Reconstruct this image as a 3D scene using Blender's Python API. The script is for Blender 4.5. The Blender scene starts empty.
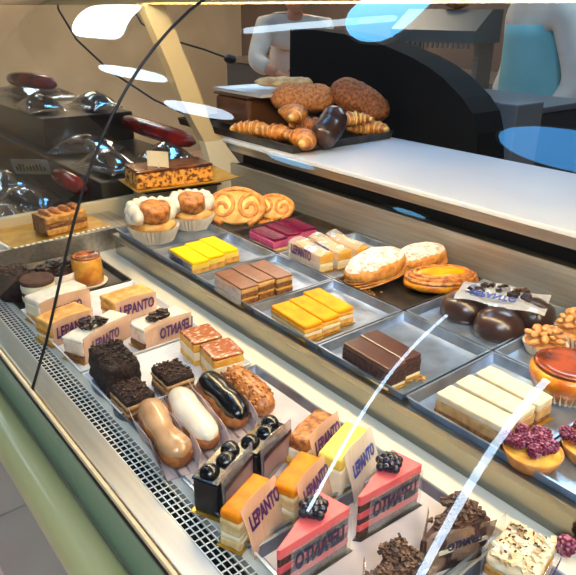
import bpy, bmesh, math, random
from mathutils import Vector, Matrix, noise
random.seed(7)
PI = math.pi
R = math.radians
sc = bpy.context.scene
col = sc.collection
D = 0.9                       # height of the display deck over the floor

# ------------------------------------------------------------------ materials
def lin(c):
    f = lambda u: u / 12.92 if u <= .04045 else ((u + .055) / 1.055) ** 2.4
    return tuple(f(v / 255.) for v in c) + (1.,)
MATS = {}
def mat(name, c1, c2=None, scale=40., rough=.5, metal=0., bump=0., bscale=120., coat=0., sss=0., emit=None, lo=.38, hi=.62, detail=4., stretch=None, spec=None):
    if name in MATS: return MATS[name]
    m = bpy.data.materials.new(name); m.use_nodes = True
    nt = m.node_tree; n = nt.nodes; l = nt.links
    b = n['Principled BSDF']
    b.inputs['Base Color'].default_value = lin(c1)
    b.inputs['Roughness'].default_value = rough
    b.inputs['Metallic'].default_value = metal
    b.inputs['Coat Weight'].default_value = coat
    b.inputs['Coat Roughness'].default_value = .08
    if spec is not None: b.inputs['Specular IOR Level'].default_value = spec
    if sss:
        b.inputs['Subsurface Weight'].default_value = sss
        b.inputs['Subsurface Scale'].default_value = .004
    tc = n.new('ShaderNodeTexCoord')
    vec = tc.outputs['Object']
    if stretch:
        mp = n.new('ShaderNodeMapping'); mp.inputs['Scale'].default_value = stretch
        l.new(vec, mp.inputs['Vector']); vec = mp.outputs['Vector']
    if c2:
        t = n.new('ShaderNodeTexNoise'); t.inputs['Scale'].default_value = scale; t.inputs['Detail'].default_value = detail
        l.new(vec, t.inputs['Vector'])
        r = n.new('ShaderNodeValToRGB')
        r.color_ramp.elements[0].position = lo; r.color_ramp.elements[0].color = lin(c1)
        r.color_ramp.elements[1].position = hi; r.color_ramp.elements[1].color = lin(c2)
        l.new(t.outputs['Fac'], r.inputs['Fac']); l.new(r.outputs['Color'], b.inputs['Base Color'])
    if bump:
        t2 = n.new('ShaderNodeTexNoise'); t2.inputs['Scale'].default_value = bscale; t2.inputs['Detail'].default_value = 4
        l.new(vec, t2.inputs['Vector'])
        bp = n.new('ShaderNodeBump'); bp.inputs['Strength'].default_value = bump; bp.inputs['Distance'].default_value = .003
        l.new(t2.outputs['Fac'], bp.inputs['Height']); l.new(bp.outputs['Normal'], b.inputs['Normal'])
    if emit:
        b.inputs['Emission Color'].default_value = lin(c1); b.inputs['Emission Strength'].default_value = emit
    MATS[name] = m
    return m

def glass_mat():
    m = bpy.data.materials.new('pane_glass'); m.use_nodes = True
    nt = m.node_tree; n = nt.nodes; l = nt.links; n.clear()
    out = n.new('ShaderNodeOutputMaterial'); mix = n.new('ShaderNodeMixShader')
    tr = n.new('ShaderNodeBsdfTransparent'); tr.inputs['Color'].default_value = (.97, .985, .98, 1)
    gl = n.new('ShaderNodeBsdfGlossy'); gl.inputs['Roughness'].default_value = 0.
    fr = n.new('ShaderNodeFresnel'); fr.inputs['IOR'].default_value = 1.5
    geo = n.new('ShaderNodeNewGeometry')
    inv = n.new('ShaderNodeMath'); inv.operation = 'SUBTRACT'; inv.inputs[0].default_value = 1.
    l.new(geo.outputs['Backfacing'], inv.inputs[1])
    mu = n.new('ShaderNodeMath'); mu.operation = 'MULTIPLY'
    l.new(fr.outputs['Fac'], mu.inputs[0]); l.new(inv.outputs[0], mu.inputs[1])
    m2 = n.new('ShaderNodeMath'); m2.operation = 'MULTIPLY'; m2.inputs[1].default_value = 1.15; m2.use_clamp = True
    l.new(mu.outputs[0], m2.inputs[0])
    l.new(m2.outputs[0], mix.inputs['Fac']); l.new(tr.outputs[0], mix.inputs[1]); l.new(gl.outputs[0], mix.inputs[2])
    l.new(mix.outputs[0], out.inputs['Surface'])
    return m
def film_mat(name, c, opac, gloss=.12, rough=.12):
    if name in MATS: return MATS[name]
    m = bpy.data.materials.new(name); m.use_nodes = True
    nt = m.node_tree; n = nt.nodes; l = nt.links; n.clear()
    out = n.new('ShaderNodeOutputMaterial')
    tr = n.new('ShaderNodeBsdfTransparent')
    df = n.new('ShaderNodeBsdfDiffuse'); df.inputs['Color'].default_value = lin(c)
    gl = n.new('ShaderNodeBsdfGlossy'); gl.inputs['Roughness'].default_value = rough
    a = n.new('ShaderNodeMixShader'); b = n.new('ShaderNodeMixShader')
    a.inputs['Fac'].default_value = opac; b.inputs['Fac'].default_value = gloss
    tc = n.new('ShaderNodeTexCoord'); t = n.new('ShaderNodeTexNoise'); t.inputs['Scale'].default_value = 45
    l.new(tc.outputs['Object'], t.inputs['Vector'])
    bp = n.new('ShaderNodeBump'); bp.inputs['Strength'].default_value = .5; bp.inputs['Distance'].default_value = .004
    l.new(t.outputs['Fac'], bp.inputs['Height']); l.new(bp.outputs['Normal'], gl.inputs['Normal'])
    l.new(tr.outputs[0], a.inputs[1]); l.new(df.outputs[0], a.inputs[2])
    l.new(a.outputs[0], b.inputs[1]); l.new(gl.outputs[0], b.inputs[2])
    l.new(b.outputs[0], out.inputs['Surface'])
    MATS[name] = m
    return m

def tile_mat():
    m = bpy.data.materials.new('floor_stone'); m.use_nodes = True
    nt = m.node_tree; n = nt.nodes; l = nt.links
    b = n['Principled BSDF']; b.inputs['Roughness'].default_value = .35
    tc = n.new('ShaderNodeTexCoord'); br = n.new('ShaderNodeTexBrick'); br.offset = 0
    br.inputs['Scale'].default_value = 1.; br.inputs['Brick Width'].default_value = .42; br.inputs['Row Height'].default_value = .42
    br.inputs['Mortar Size'].default_value = .004
    br.inputs['Color1'].default_value = lin((238, 196, 178)); br.inputs['Color2'].default_value = lin((224, 182, 166)); br.inputs['Mortar'].default_value = lin((95, 80, 72))
    l.new(tc.outputs['Object'], br.inputs['Vector'])
    t = n.new('ShaderNodeTexNoise'); t.inputs['Scale'].default_value = 9; t.inputs['Detail'].default_value = 6
    l.new(tc.outputs['Object'], t.inputs['Vector'])
    mx = n.new('ShaderNodeMix'); mx.data_type = 'RGBA'; mx.blend_type = 'OVERLAY'; mx.inputs['Factor'].default_value = .3
    l.new(br.outputs['Color'], mx.inputs['A']); l.new(t.outputs['Fac'], mx.inputs['B'])
    l.new(mx.outputs['Result'], b.inputs['Base Color'])
    return m

M_STEEL = mat('brushed_steel', (190, 187, 182), (172, 168, 162), 30, .42, 1., .04, 60, stretch=(.15, 4, 4))
M_WALLST = mat('dull_brushed_steel', (168, 167, 166), (150, 149, 148), 30, .38, .65, .04, 60, stretch=(.15, 4, 4))
M_SILL = mat('satin_steel', (186, 182, 172), (172, 168, 158), 14, .36, 1., stretch=(.2, 4, 4))
M_TRAY = mat('tray_aluminium', (164, 178, 198), (138, 148, 162), 25, .32, .8, .08, 40)
M_DTRAY = mat('dark_tray_enamel', (44, 40, 38), (66, 58, 50), 30, .3, .3, .1, 60)
M_WTRAY = mat('white_tray', (226, 228, 230), None, rough=.25, coat=.4)
M_PAPER = mat('tray_paper', (232, 230, 228), (216, 214, 214), 12, .6, 0, .2, 20)
M_GPAPER = mat('grey_tray_paper', (196, 190, 194), (172, 166, 172), 14, .45, 0, .3, 20)
M_DECK = mat('deck_white', (228, 223, 205), (220, 215, 197), 5, .22, 0, coat=.3)
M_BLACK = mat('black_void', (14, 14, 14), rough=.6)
M_GRID = mat('grille_white', (226, 226, 218), rough=.3)
M_GREEN = mat('sage_green_panel', (116, 146, 124), (110, 140, 120), 3, .22, 0, coat=.5)
M_TUBE = mat('olive_green_bumper', (178, 174, 118), (172, 168, 114), 4, .28, 0, coat=.4)
M_CREAM = mat('cream_trim', (226, 200, 150), rough=.35)
M_SEAL = mat('black_rubber_seal', (22, 20, 18), rough=.45)
M_COUNTER = mat('counter_white', (214, 221, 236), (208, 215, 231), 6, .3, 0, coat=.2)
M_POST = mat('beige_painted_metal', (190, 178, 148), (182, 170, 140), 5, .4)
M_BRK = mat('pale_bracket_enamel', (214, 210, 196), rough=.35)
M_GLASS = glass_mat()
M_GOLD = mat('gold_card', (206, 164, 66), (176, 132, 44), 30, .32, .55, .1, 50)
M_DOILY = mat('white_scallop_paper', (236, 230, 214), rough=.7)
M_CHOC = mat('milk_chocolate_glaze', (132, 86, 62), (120, 76, 54), 60, .35, 0, .08, 90, coat=.15)
M_DARK = mat('dark_chocolate', (54, 32, 26), (36, 20, 16), 50, .35, 0, .15, 120, coat=.2)
M_BROWN = mat('brown_chocolate_glaze', (84, 50, 40), (70, 40, 32), 30, .3, 0, .1, 80, coat=.25)
M_CRUMB = mat('dark_crumb', (58, 34, 26), (24, 14, 12), 260, .7, 0, 1., 300)
M_CRUMBB = mat('brown_crumb', (84, 56, 42), (48, 30, 24), 240, .7, 0, 1., 260)
M_SPONGE = mat('golden_sponge', (214, 164, 88), (176, 118, 52), 110, .85, 0, .7, 200, sss=.1)
M_PALESPONGE = mat('pale_sponge', (226, 200, 146), (206, 172, 112), 120, .85, 0, .6, 200, sss=.1)
M_NUTSPONGE = mat('nutty_sponge', (150, 98, 54), (96, 58, 34), 170, .85, 0, .9, 180)
M_CREAMF = mat('cream_filling', (240, 228, 196), (232, 216, 178), 60, .5, 0, .25, 90, sss=.2)
M_TAN = mat('tan_cream', (208, 168, 112), (180, 136, 82), 90, .6, 0, .3, 110)
M_WHITE = mat('whipped_cream', (238, 230, 212), (228, 216, 192), 60, .5, 0, .3, 70, sss=.2)
M_YELLOW = mat('lemon_glaze', (250, 208, 6), (246, 198, 4), 20, .5, 0, .03, 60, spec=.15)
M_ORANGE = mat('orange_yolk_glaze', (246, 164, 10), (234, 140, 6), 40, .45, 0, .15, 60, spec=.2)
M_AMBER = mat('amber_yolk_glaze', (238, 146, 14), (222, 120, 8), 50, .42, 0, .15, 60, spec=.25)
M_PALEYEL = mat('pale_yellow_mousse', (246, 218, 96), (240, 208, 82), 30, .4, 0, .1, 70, sss=.15)
M_BURNT = mat('burnt_sugar_top', (190, 96, 34), (92, 36, 14), 55, .2, 0, .25, 80, coat=.7, lo=.4, hi=.66)
M_CUSTARD = mat('custard_yellow', (236, 186, 84), (222, 158, 56), 70, .6, 0, .3, 110, sss=.1)
M_PURPLE = mat('berry_jelly', (126, 20, 66), (96, 12, 50), 40, .15, 0, .08, 60, coat=.6)
M_PINKM = mat('pink_mousse', (206, 96, 140), (190, 78, 124), 80, .6, 0, .3, 120, sss=.2)
M_PINK = mat('salmon_pink_glaze', (238, 112, 112), (232, 100, 104), 50, .45, 0, .08, 140, sss=.15)
M_PINKD = mat('pink_filling', (214, 84, 92), (196, 66, 78), 70, .6, 0, .3, 120, sss=.15)
M_CHOCSP = mat('chocolate_sponge', (86, 56, 48), (58, 36, 32), 160, .85, 0, .8, 200)
M_PUFF = mat('baked_puff_pastry', (216, 152, 72), (180, 108, 42), 80, .55, 0, .5, 90, coat=.1)
M_PUFFP = mat('pale_puff_pastry', (234, 186, 108), (206, 140, 62), 50, .6, 0, .5, 110)
M_CROI = mat('croissant_crust', (210, 138, 58), (150, 76, 26), 46, .42, 0, .5, 110, coat=.15)
M_CROIP = mat('croissant_pale_folds', (242, 200, 122), (222, 164, 84), 50, .5, 0, .4, 110)
M_LOAF = mat('brown_crust', (198, 130, 68), (146, 82, 38), 150, .65, 0, 1., 160, lo=.4, hi=.62)
M_LOAFD = mat('deep_brown_crust', (166, 98, 50), (112, 58, 28), 130, .65, 0, 1., 150, lo=.4, hi=.62)
M_FLAT = mat('pale_flat_bread', (222, 184, 128), (186, 136, 80), 40, .7, 0, .5, 100)
M_CHOUX = mat('choux_crust', (176, 110, 54), (124, 68, 30), 55, .6, 0, .6, 120)
M_COFFEE = mat('coffee_fondant', (190, 150, 108), (168, 124, 84), 35, .25, 0, .1, 50, coat=.4)
M_WFOND = mat('white_fondant', (232, 222, 202), (222, 208, 184), 30, .25, 0, .1, 50, coat=.35)
M_BLKGL = mat('black_chocolate_glaze', (20, 17, 20), (12, 10, 12), 30, .22, 0, .15, 60, coat=.3)
M_NUTTY = mat('caramel_nut_crust', (206, 130, 62), (130, 70, 28), 120, .4, 0, .9, 140, coat=.3)
M_SUGAR = mat('icing_sugar_dust', (228, 220, 214), (186, 138, 94), 95, .85, 0, .9, 120, lo=.48, hi=.72)
M_GOLDP = mat('egg_washed_gold', (238, 168, 40), (190, 96, 22), 30, .3, 0, .35, 60, coat=.4)
M_ALMOND = mat('toasted_almond', (206, 148, 82), (158, 92, 42), 70, .45, 0, .3, 90, coat=.3)
M_RASP = mat('raspberry', (112, 24, 60), (196, 136, 166), 150, .5, 0, .8, 260, lo=.48, hi=.7)
M_BBERRY = mat('dark_berry', (22, 20, 34), (40, 34, 56), 120, .25, 0, .5, 200, coat=.5)
M_CUP = mat('paper_cup', (226, 214, 196), (208, 192, 168), 30, .8, 0, .3, 60)
M_SHORT = mat('shortcrust', (206, 146, 80), (180, 116, 58), 70, .7, 0, .4, 140)
M_FLAKE = mat('white_chocolate_flakes', (244, 232, 204), (222, 192, 146), 90, .6, 0, .4, 100)
M_INK = mat('purple_print', (78, 36, 98), rough=.5)
M_INKB = mat('blue_print', (38, 58, 150), rough=.4)
M_INKD = mat('navy_print', (36, 38, 70), rough=.4)
M_FILM = film_mat('clear_film', (240, 240, 238), .10, .10)
M_FROST = film_mat('frosted_film', (250, 238, 226), .42, .10)
M_PEACH = film_mat('printed_film_band', (250, 206, 172), .52, .08)
M_BFILM = film_mat('brown_film', (176, 140, 112), .55, .12)
M_GREYF = film_mat('grey_film', (190, 184, 186), .35, .22)
M_LINEF = mat('wrapper_stripes', (150, 120, 122), (60, 34, 38), 60, .3, 0, .3, 60, stretch=(1, .2, 1), lo=.45, hi=.55)

# ------------------------------------------------------------------ object helpers
def link(name, bm, m, parent=None, smooth=False, kind=None, label=None):
    me = bpy.data.meshes.new(name)
    bmesh.ops.recalc_face_normals(bm, faces=bm.faces)
    bm.to_mesh(me); bm.free()
    if isinstance(m, (list, tuple)):
        for x in m: me.materials.append(x)
    else: me.materials.append(m)
    if smooth:
        for p in me.polygons: p.use_smooth = True
    o = bpy.data.objects.new(name, me); col.objects.link(o)
    if parent: o.parent = parent
    if kind: o['kind'] = kind
    if label: o['label'] = label
    return o
def tag(o, label, cat, group=None):
    o['label'] = label; o['category'] = cat
    if group: o['group'] = group
    return o
def thing(name, label, cat, loc, rz=0., group=None, rx=0., ry=0.):
    o = bpy.data.objects.new(name, None); col.objects.link(o)
    o.empty_display_size = .02
    o.location = (loc[0], loc[1], loc[2] + D); o.rotation_euler = (rx, ry, rz)
    return tag(o, label, cat, group)
def copy_tree(o, parent=None):
    c = o.copy(); col.objects.link(c)
    if parent: c.parent = parent
    for ch in o.children: copy_tree(ch, c)
    return c
def put(o, label, loc, rz=0., s=1.):
    o['label'] = label; o.location = (loc[0], loc[1], loc[2] + D); o.rotation_euler.z = rz; o.scale = (s, s, s)
    return o

def rough_up(bm, amp, freq, seed=0., verts=None):
    bm.normal_update()
    off = Vector((seed * 3.1, seed * 1.7, seed * 2.3))
    for v in (verts or bm.verts):
        v.co += v.normal * (noise.noise(v.co * freq + off) * amp)
def box(bm, x0, x1, y0, y1, z0, z1, bev=0., cuts=0, seg=2):
    b = bmesh.new()
    bmesh.ops.create_cube(b, size=1)
    for v in b.verts:
        v.co = Vector(((x0 + x1) / 2 + v.co.x * (x1 - x0), (y0 + y1) / 2 + v.co.y * (y1 - y0), (z0 + z1) / 2 + v.co.z * (z1 - z0)))
    if cuts: bmesh.ops.subdivide_edges(b, edges=b.edges[:], cuts=cuts, use_grid_fill=True)
    if bev:
        es = [e for e in b.edges if len(e.link_faces) == 2 and e.calc_face_angle() > .5]
        bmesh.ops.bevel(b, geom=es, offset=bev, segments=seg, affect='EDGES', profile=.5)
    merge(bm, b)
def merge(bm, b, M=None):
    if M: bmesh.ops.transform(b, matrix=M, verts=b.verts)
    t = bpy.data.meshes.new('t'); b.to_mesh(t); b.free(); bm.from_mesh(t); bpy.data.meshes.remove(t)
def prism(bm, pts, z0, z1, bev=0., cuts=0):
    b = bmesh.new()
    lo = [b.verts.new((p[0], p[1], z0)) for p in pts]; hi = [b.verts.new((p[0], p[1], z1)) for p in pts]
    b.faces.new(lo[::-1]); b.faces.new(hi)
    n = len(pts)
    for i in range(n): b.faces.new((lo[i], lo[(i + 1) % n], hi[(i + 1) % n], hi[i]))
    if bev:
        bmesh.ops.bevel(b, geom=b.edges[:], offset=bev, segments=2, affect='EDGES', profile=.5)
    merge(bm, b)
def extrude_x(bm, prof, x0, x1, closed=True, caps=True):
    """profile of (y, z) swept along x"""
    a = [bm.verts.new((x0, y, z)) for y, z in prof]; b = [bm.verts.new((x1, y, z)) for y, z in prof]
    n = len(prof)
    for i in range(n if closed else n - 1):
        j = (i + 1) % n
        bm.faces.new((a[i], a[j], b[j], b[i]))
    if closed and caps:
        a2 = [bm.verts.new(v.co) for v in a]; b2 = [bm.verts.new(v.co) for v in b]
        bm.faces.new(a2[::-1]); bm.faces.new(b2)
def lathe(bm, prof, n=32, wob=0., M=None):
    b = bmesh.new(); rings = []
    for r, z in prof:
        if r < 1e-5: rings.append([b.verts.new((0, 0, z))])
        else: rings.append([b.verts.new((r * math.cos(2 * PI * k / n) * (1 + wob * math.sin(k * PI)), r * math.sin(2 * PI * k / n), z)) for k in range(n)])
    for A, B in zip(rings[:-1], rings[1:]):
        for k in range(n):
            j = (k + 1) % n
            if len(A) == 1 and len(B) == 1: continue
            if len(A) == 1: b.faces.new((A[0], B[j], B[k]))
            elif len(B) == 1: b.faces.new((A[k], A[j], B[0]))
            else: b.faces.new((A[k], A[j], B[j], B[k]))
    merge(bm, b, M)
def pleat_cup(bm, r0, r1, h, n=36, amp=.05):
    rings = []
    for r, z, s in ((0.001, .001, 0), (r0, .0, 1), ((r0 + r1) / 2, h / 2, 1), (r1, h, 1), (r1 - .002, h - .001, 1), (r0 - .001, .003, 1)):
        rings.append([bm.verts.new((r * (1 + s * amp * (-1) ** k) * math.cos(PI * k / n), r * (1 + s * amp * (-1) ** k) * math.sin(PI * k / n), z)) for k in range(2 * n)])
    for A, B in zip(rings[:-1], rings[1:]):
        for k in range(2 * n):
            j = (k + 1) % (2 * n); bm.faces.new((A[k], A[j], B[j], B[k]))
def sweep(bm, pts, rad, n=14, flat=1., cap=True):
    """pts list of Vector, rad list; section is an ellipse, flat = vertical squash"""
    P = [Vector(p) for p in pts]; rings = []
    for i, p in enumerate(P):
        t = (P[min(i + 1, len(P) - 1)] - P[max(i - 1, 0)]).normalized()
        s = t.cross(Vector((0, 0, 1)))
        s = s.normalized() if s.length > 1e-4 else Vector((1, 0, 0))
        u = s.cross(t)
        r = rad[i] if hasattr(rad, '__len__') else rad
        rings.append([bm.verts.new(p + s * (r * math.cos(2 * PI * k / n)) + u * (r * flat * math.sin(2 * PI * k / n))) for k in range(n)])
    for A, B in zip(rings[:-1], rings[1:]):
        for k in range(n):
            j = (k + 1) % n; bm.faces.new((A[k], A[j], B[j], B[k]))
    if cap: bm.faces.new(rings[0][::-1]); bm.faces.new(rings[-1])
def blob(bm, c, r, amp=0., freq=40., seed=0., sub=3, M=None):
    b = bmesh.new(); bmesh.ops.create_icosphere(b, subdivisions=sub, radius=1)
    for v in b.verts: v.co = Vector((v.co.x * r[0], v.co.y * r[1], v.co.z * r[2]))
    if amp: rough_up(b, amp, freq, seed)
    T = Matrix.Translation(c)
    merge(bm, b, T @ M if M else T)
def shards(bm, n, area, z, size, seed, zs=.004):
    rd = random.Random(seed)
    for _ in range(n):
        x = rd.uniform(area[0], area[1]); y = rd.uniform(area[2], area[3])
        b = bmesh.new(); bmesh.ops.create_cube(b, size=1)
        s = size * rd.uniform(.5, 1.3)
        M = Matrix.Translation((x, y, z + rd.uniform(0, zs))) @ Matrix.Rotation(rd.uniform(0, 6), 4, 'Z') @ Matrix.Rotation(rd.uniform(-.6, .6), 4, 'X') @ Matrix.Diagonal((s, s * .6, s * .4, 1))
        merge(bm, b, M)
FONT = {}
def text_mesh(s, size, mirror=False, off=.03):
    key = (s, size, mirror)
    if key in FONT: return FONT[key]
    cu = bpy.data.curves.new('w', 'FONT'); cu.body = s; cu.size = size; cu.extrude = .00025; cu.offset = off * size
    cu.align_x = 'CENTER'; cu.align_y = 'CENTER'; cu.resolution_u = 2; cu.space_character = 1.02
    o = bpy.data.objects.new('w', cu); col.objects.link(o)
    dg = bpy.context.evaluated_depsgraph_get()
    me = bpy.data.meshes.new_from_object(o.evaluated_get(dg))
    bpy.data.objects.remove(o); bpy.data.curves.remove(cu)
    w = max(abs(v.co.x) for v in me.vertices) * 2
    for v in me.vertices:
        v.co.y *= 1.25
        if mirror: v.co.x = -v.co.x
    me['w'] = w
    FONT[key] = me
    return me
def lettering(parent, M, width, m=None, mirror=False, s='LEPANTO', tall=1.45):
    """printed word; M places its local XY plane, width is its length"""
    me0 = text_mesh(s, .02, mirror)
    me = me0.copy(); k = width / me0['w']
    me.transform(Matrix.Diagonal((k, k * tall, 1, 1))); me.transform(M)
    if mirror: me.flip_normals()
    me.materials.clear(); me.materials.append(m or M_INK)
    o = bpy.data.objects.new('lettering', me); col.objects.link(o); o.parent = parent
    return o
def side_frame(x, y, z, lean=0., axis='+x', roll=0.):
    """frame whose X runs along +y, Y up, normal +x (face seen from the customer's right)"""
    base = Matrix(((0, 0, 1, 0), (1, 0, 0, 0), (0, 1, 0, 0), (0, 0, 0, 1)))
    return Matrix.Translation((x, y, z)) @ Matrix.Rotation(lean, 4, 'Y') @ Matrix.Rotation(roll, 4, 'X') @ base
def sheet(bm, grid, th=.0006):
    """grid of points -> thin closed sheet"""
    b = bmesh.new()
    vs = [[b.verts.new(p) for p in row] for row in grid]
    for i in range(len(vs) - 1):
        for j in range(len(vs[0]) - 1):
            b.faces.new((vs[i][j], vs[i][j + 1], vs[i + 1][j + 1], vs[i + 1][j]))
    bmesh.ops.recalc_face_normals(b, faces=b.faces)
    g = bmesh.ops.solidify(b, geom=b.faces[:], thickness=th)
    merge(bm, b)

# ------------------------------------------------------------------ the room
def struct(name, bm, m, kind='structure'):
    o = link(name, bm, m); o['kind'] = kind; return o
def bx(*a, **k):
    bm = bmesh.new(); box(bm, *a, **k); return bm
RX0, RX1, RY0, RY1, RZ = -6., 2.2, -2., 4.2, 2.8
struct('floor', bx(RX0, RX1, RY0, RY1, -.05, 0.), tile_mat())
struct('ceiling', bx(RX0, RX1, RY0, RY1, RZ, RZ + .05), mat('ceiling_paint', (84, 82, 80), rough=.8))
struct('wall_back', bx(RX0, RX1, RY1, RY1 + .06, 0, RZ), mat('back_wall_plaster', (120, 102, 92), (104, 90, 84), 2, .7))
struct('wall_left', bx(RX0 - .06, RX0, RY0, RY1, 0, RZ), mat('left_wall_plaster', (226, 206, 170), (206, 186, 150), 2, .7))
struct('wall_right', bx(RX1, RX1 + .06, RY0, RY1, 0, RZ), mat('right_wall_plaster', (96, 96, 100), rough=.7))
WD = mat('front_wall_dark', (30, 29, 30), rough=.7)
# front wall behind the customer, with two tall narrow daylight windows
wins = [(-1.845, -1.805, .42, 2.34), (-1.196, -1.144, .1, 2.15)]
bm = bmesh.new(); xs = [RX0] + [v for w in wins for v in w[:2]] + [RX1]
for i in range(0, len(xs), 2): box(bm, xs[i], xs[i + 1], RY0 - .06, RY0, 0, RZ)
for a, b, z0, z1 in wins: box(bm, a, b, RY0 - .06, RY0, 0, z0); box(bm, a, b, RY0 - .06, RY0, z1, RZ)
struct('wall_front', bm, WD)
DAY = mat('daylight_pane', (206, 232, 255), emit=21.)
for i, (a, b, z0, z1) in enumerate(wins):
    struct('window_%d' % (i + 1), bx(a, b, RY0 - .05, RY0 - .03, z0, z1), DAY)

# ceiling lamps mirrored in the glass, then added fill lamps
def lamp(name, label, cx, cy, sx, sy, ang, c, e, power=4., grp=None):
    t = thing(name, label, 'ceiling lamp', (cx, cy, RZ - D - .001), ang, grp)
    def outline(k): return [(k * sx * math.copysign(abs(math.cos(a)) ** (2 / power), math.cos(a)), k * sy * math.copysign(abs(math.sin(a)) ** (2 / power), math.sin(a))) for a in [2 * PI * i / 48 for i in range(48)]]
    b = bmesh.new(); prism(b, outline(1.06), -.03, 0.); link('housing', b, M_BRK, t)
    b = bmesh.new(); prism(b, outline(1.), -.034, -.0305); link('diffuser', b, mat(name + '_light', c, emit=e), t)
G = 'ceiling lamps mirrored in the front glass'
lamp('round_ceiling_lamp', 'large round blue ceiling lamp mirrored at the top of the glass', -1.86, 1.17, .19, .53, .1, (96, 186, 250), 12, 2.2, G)
lamp('oval_ceiling_lamp', 'oval blue ceiling lamp mirrored at the right edge of the glass', -.96, -.13, .27, .16, 0, (84, 172, 250), 11.5, 2.2, G)
lamp('panel_ceiling_lamp', 'long white ceiling lamp mirrored across the beige post', -3.38, -.47, .40, .085, .06, (206, 230, 250), 10., 2.6, G)
lamp('strip_ceiling_lamp', 'long white ceiling lamp mirrored left of the glass seam', -3.98, -.10, .48, .085, 0, (206, 230, 250), 9., 2.6, G)
lamp('square_ceiling_lamp', 'squarish white ceiling lamp mirrored at the top left', -4.32, .80, .42, .38, 0, (214, 236, 250), 10., 5, G)
lamp('tube_ceiling_lamp', 'slim pale tube lamp mirrored above the black cover', -2.2, .83, .47, .05, .28, (176, 200, 216), 8, 9, G)
lamp('small_ceiling_lamp', 'small slim ceiling lamp mirrored below the croissant tray', -2.72, -.90, .20, .05, 0, (120, 200, 250), 9., 2.4, G)
lamp('tiny_ceiling_lamp', 'tiny slim ceiling lamp mirrored over the steel back wall', -1.95, -1.145, .10, .03, 0, (120, 200, 250), 9., 2.4, G)

lamp('added_cool_fill_lamp', 'added large cool white fill lamp over the shop floor, right of the case', 1.1, -.75, .55, .75, 0, (232, 240, 255), 18., 8)  # added unseen fill light for green panel, floor and trays, outside the glass reflections
lamp('added_kitchen_fill_lamp', 'added wide warm fill lamp over the work area, left', -3.6, 3.1, .6, .35, 0, (255, 232, 206), 12., 8)  # added unseen light to brighten the dark room behind the counter
lamp('added_work_fill_lamp', 'added wide cool fill lamp over the work area, right', -1.0, 2.7, .5, .35, 0, (206, 236, 255), 12., 8)  # second added fill for the back room, out of view
lamp('added_left_fill_lamp', 'added warm fill lamp over the far left end of the counter', -5.2, 1.9, .4, .4, 0, (255, 226, 190), 12., 8)  # added out of view to lift the left wall
# ------------------------------------------------------------------ the display case
case = thing('display_case', 'glazed pastry display case with curved front glass and green bumper', 'display case', (0, 0, -D))
X0, X1 = -3.0, .9
def cpart(name, bm, m, smooth=False, label=None):
    bmesh.ops.translate(bm, verts=bm.verts, vec=(0, 0, D)); return link(name, bm, m, case, smooth, label=label)
b = bx(X0, X1, .2, .95, -.9, -.09); cpart('base_cabinet', b, M_GREEN)
b = bx(X0, X1, .197, .204, -.088, -.006, bev=.001); cpart('front_panel', b, M_GREEN, label='flat sage green panel')
b = bmesh.new(); box(b, X0, X1, .1945, .21, -.0058, -.0032); cpart('dark_gasket', b, M_SEAL)
b = bx(X0, X1, .1968, .2015, -.003, .004, bev=.001); cpart('cream_trim', b, M_CREAM, label='thin cream edge trim')
b = bmesh.new(); extrude_x(b, [(.171 + .027 * math.cos(2 * PI * k / 28), -.1 + .027 * math.sin(2 * PI * k / 28)) for k in range(28)], X0, X1); cpart('bumper_rail', b, M_TUBE, True, 'rounded olive green bumper rail')
b = bx(-1.6, X1, .204, .2355, -.02, .0015, bev=.0008); cpart('steel_sill', b, M_SILL)
# duct under the grille and the grille itself
b = bx(-1.6, X1, .236, .2655, -.05, -.03); cpart('air_duct', b, M_BLACK)
b = bmesh.new()
for y in (.2355, .2425, .2495, .2565, .2635):
    box(b, -1.6, X1, y, y + .0012, -.0003, .0006)
x = -1.6
while x < .1:
    box(b, x, x + .0015, .236, .265, -.0006, .0002); x += .0100
cpart('air_grille', b, M_GRID)
b = bx(-1.6, X1, .2652, .95, -.02, 0.); cpart('white_deck', b, M_DECK)
b = bx(-1.27, X1, .537, .945, 0.001, .036); cpart('step_riser', b, mat('mirror_steel_riser', (150, 148, 138), (140, 138, 128), 6, .14, 1., stretch=(.2, 4, 4)))
b = bx(-1.275, X1, .5335, .945, .0365, .047, bev=.001); cpart('upper_shelf', b, M_SILL)
b = bx(-1.41, X1, .942, .95, .0475, .127, bev=.0015); cpart('steel_back_wall', b, M_WALLST)
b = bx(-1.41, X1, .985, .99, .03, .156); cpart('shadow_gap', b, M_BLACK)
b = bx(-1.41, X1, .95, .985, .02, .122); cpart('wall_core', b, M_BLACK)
b = bx(-1.44, X1, .952, 1.33, .156, .1745, bev=.001); cpart('counter_steel_edge', b, M_STEEL)
b = bx(-1.46, X1, .950, 1.333, .175, .185, bev=.002); cpart('counter_top', b, M_COUNTER)
b = bx(-1.46, X1, 1.02, 1.32, -.9, .155); cpart('counter_cabinet', b, mat('counter_cabinet_grey', (58, 58, 60), rough=.6))
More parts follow.
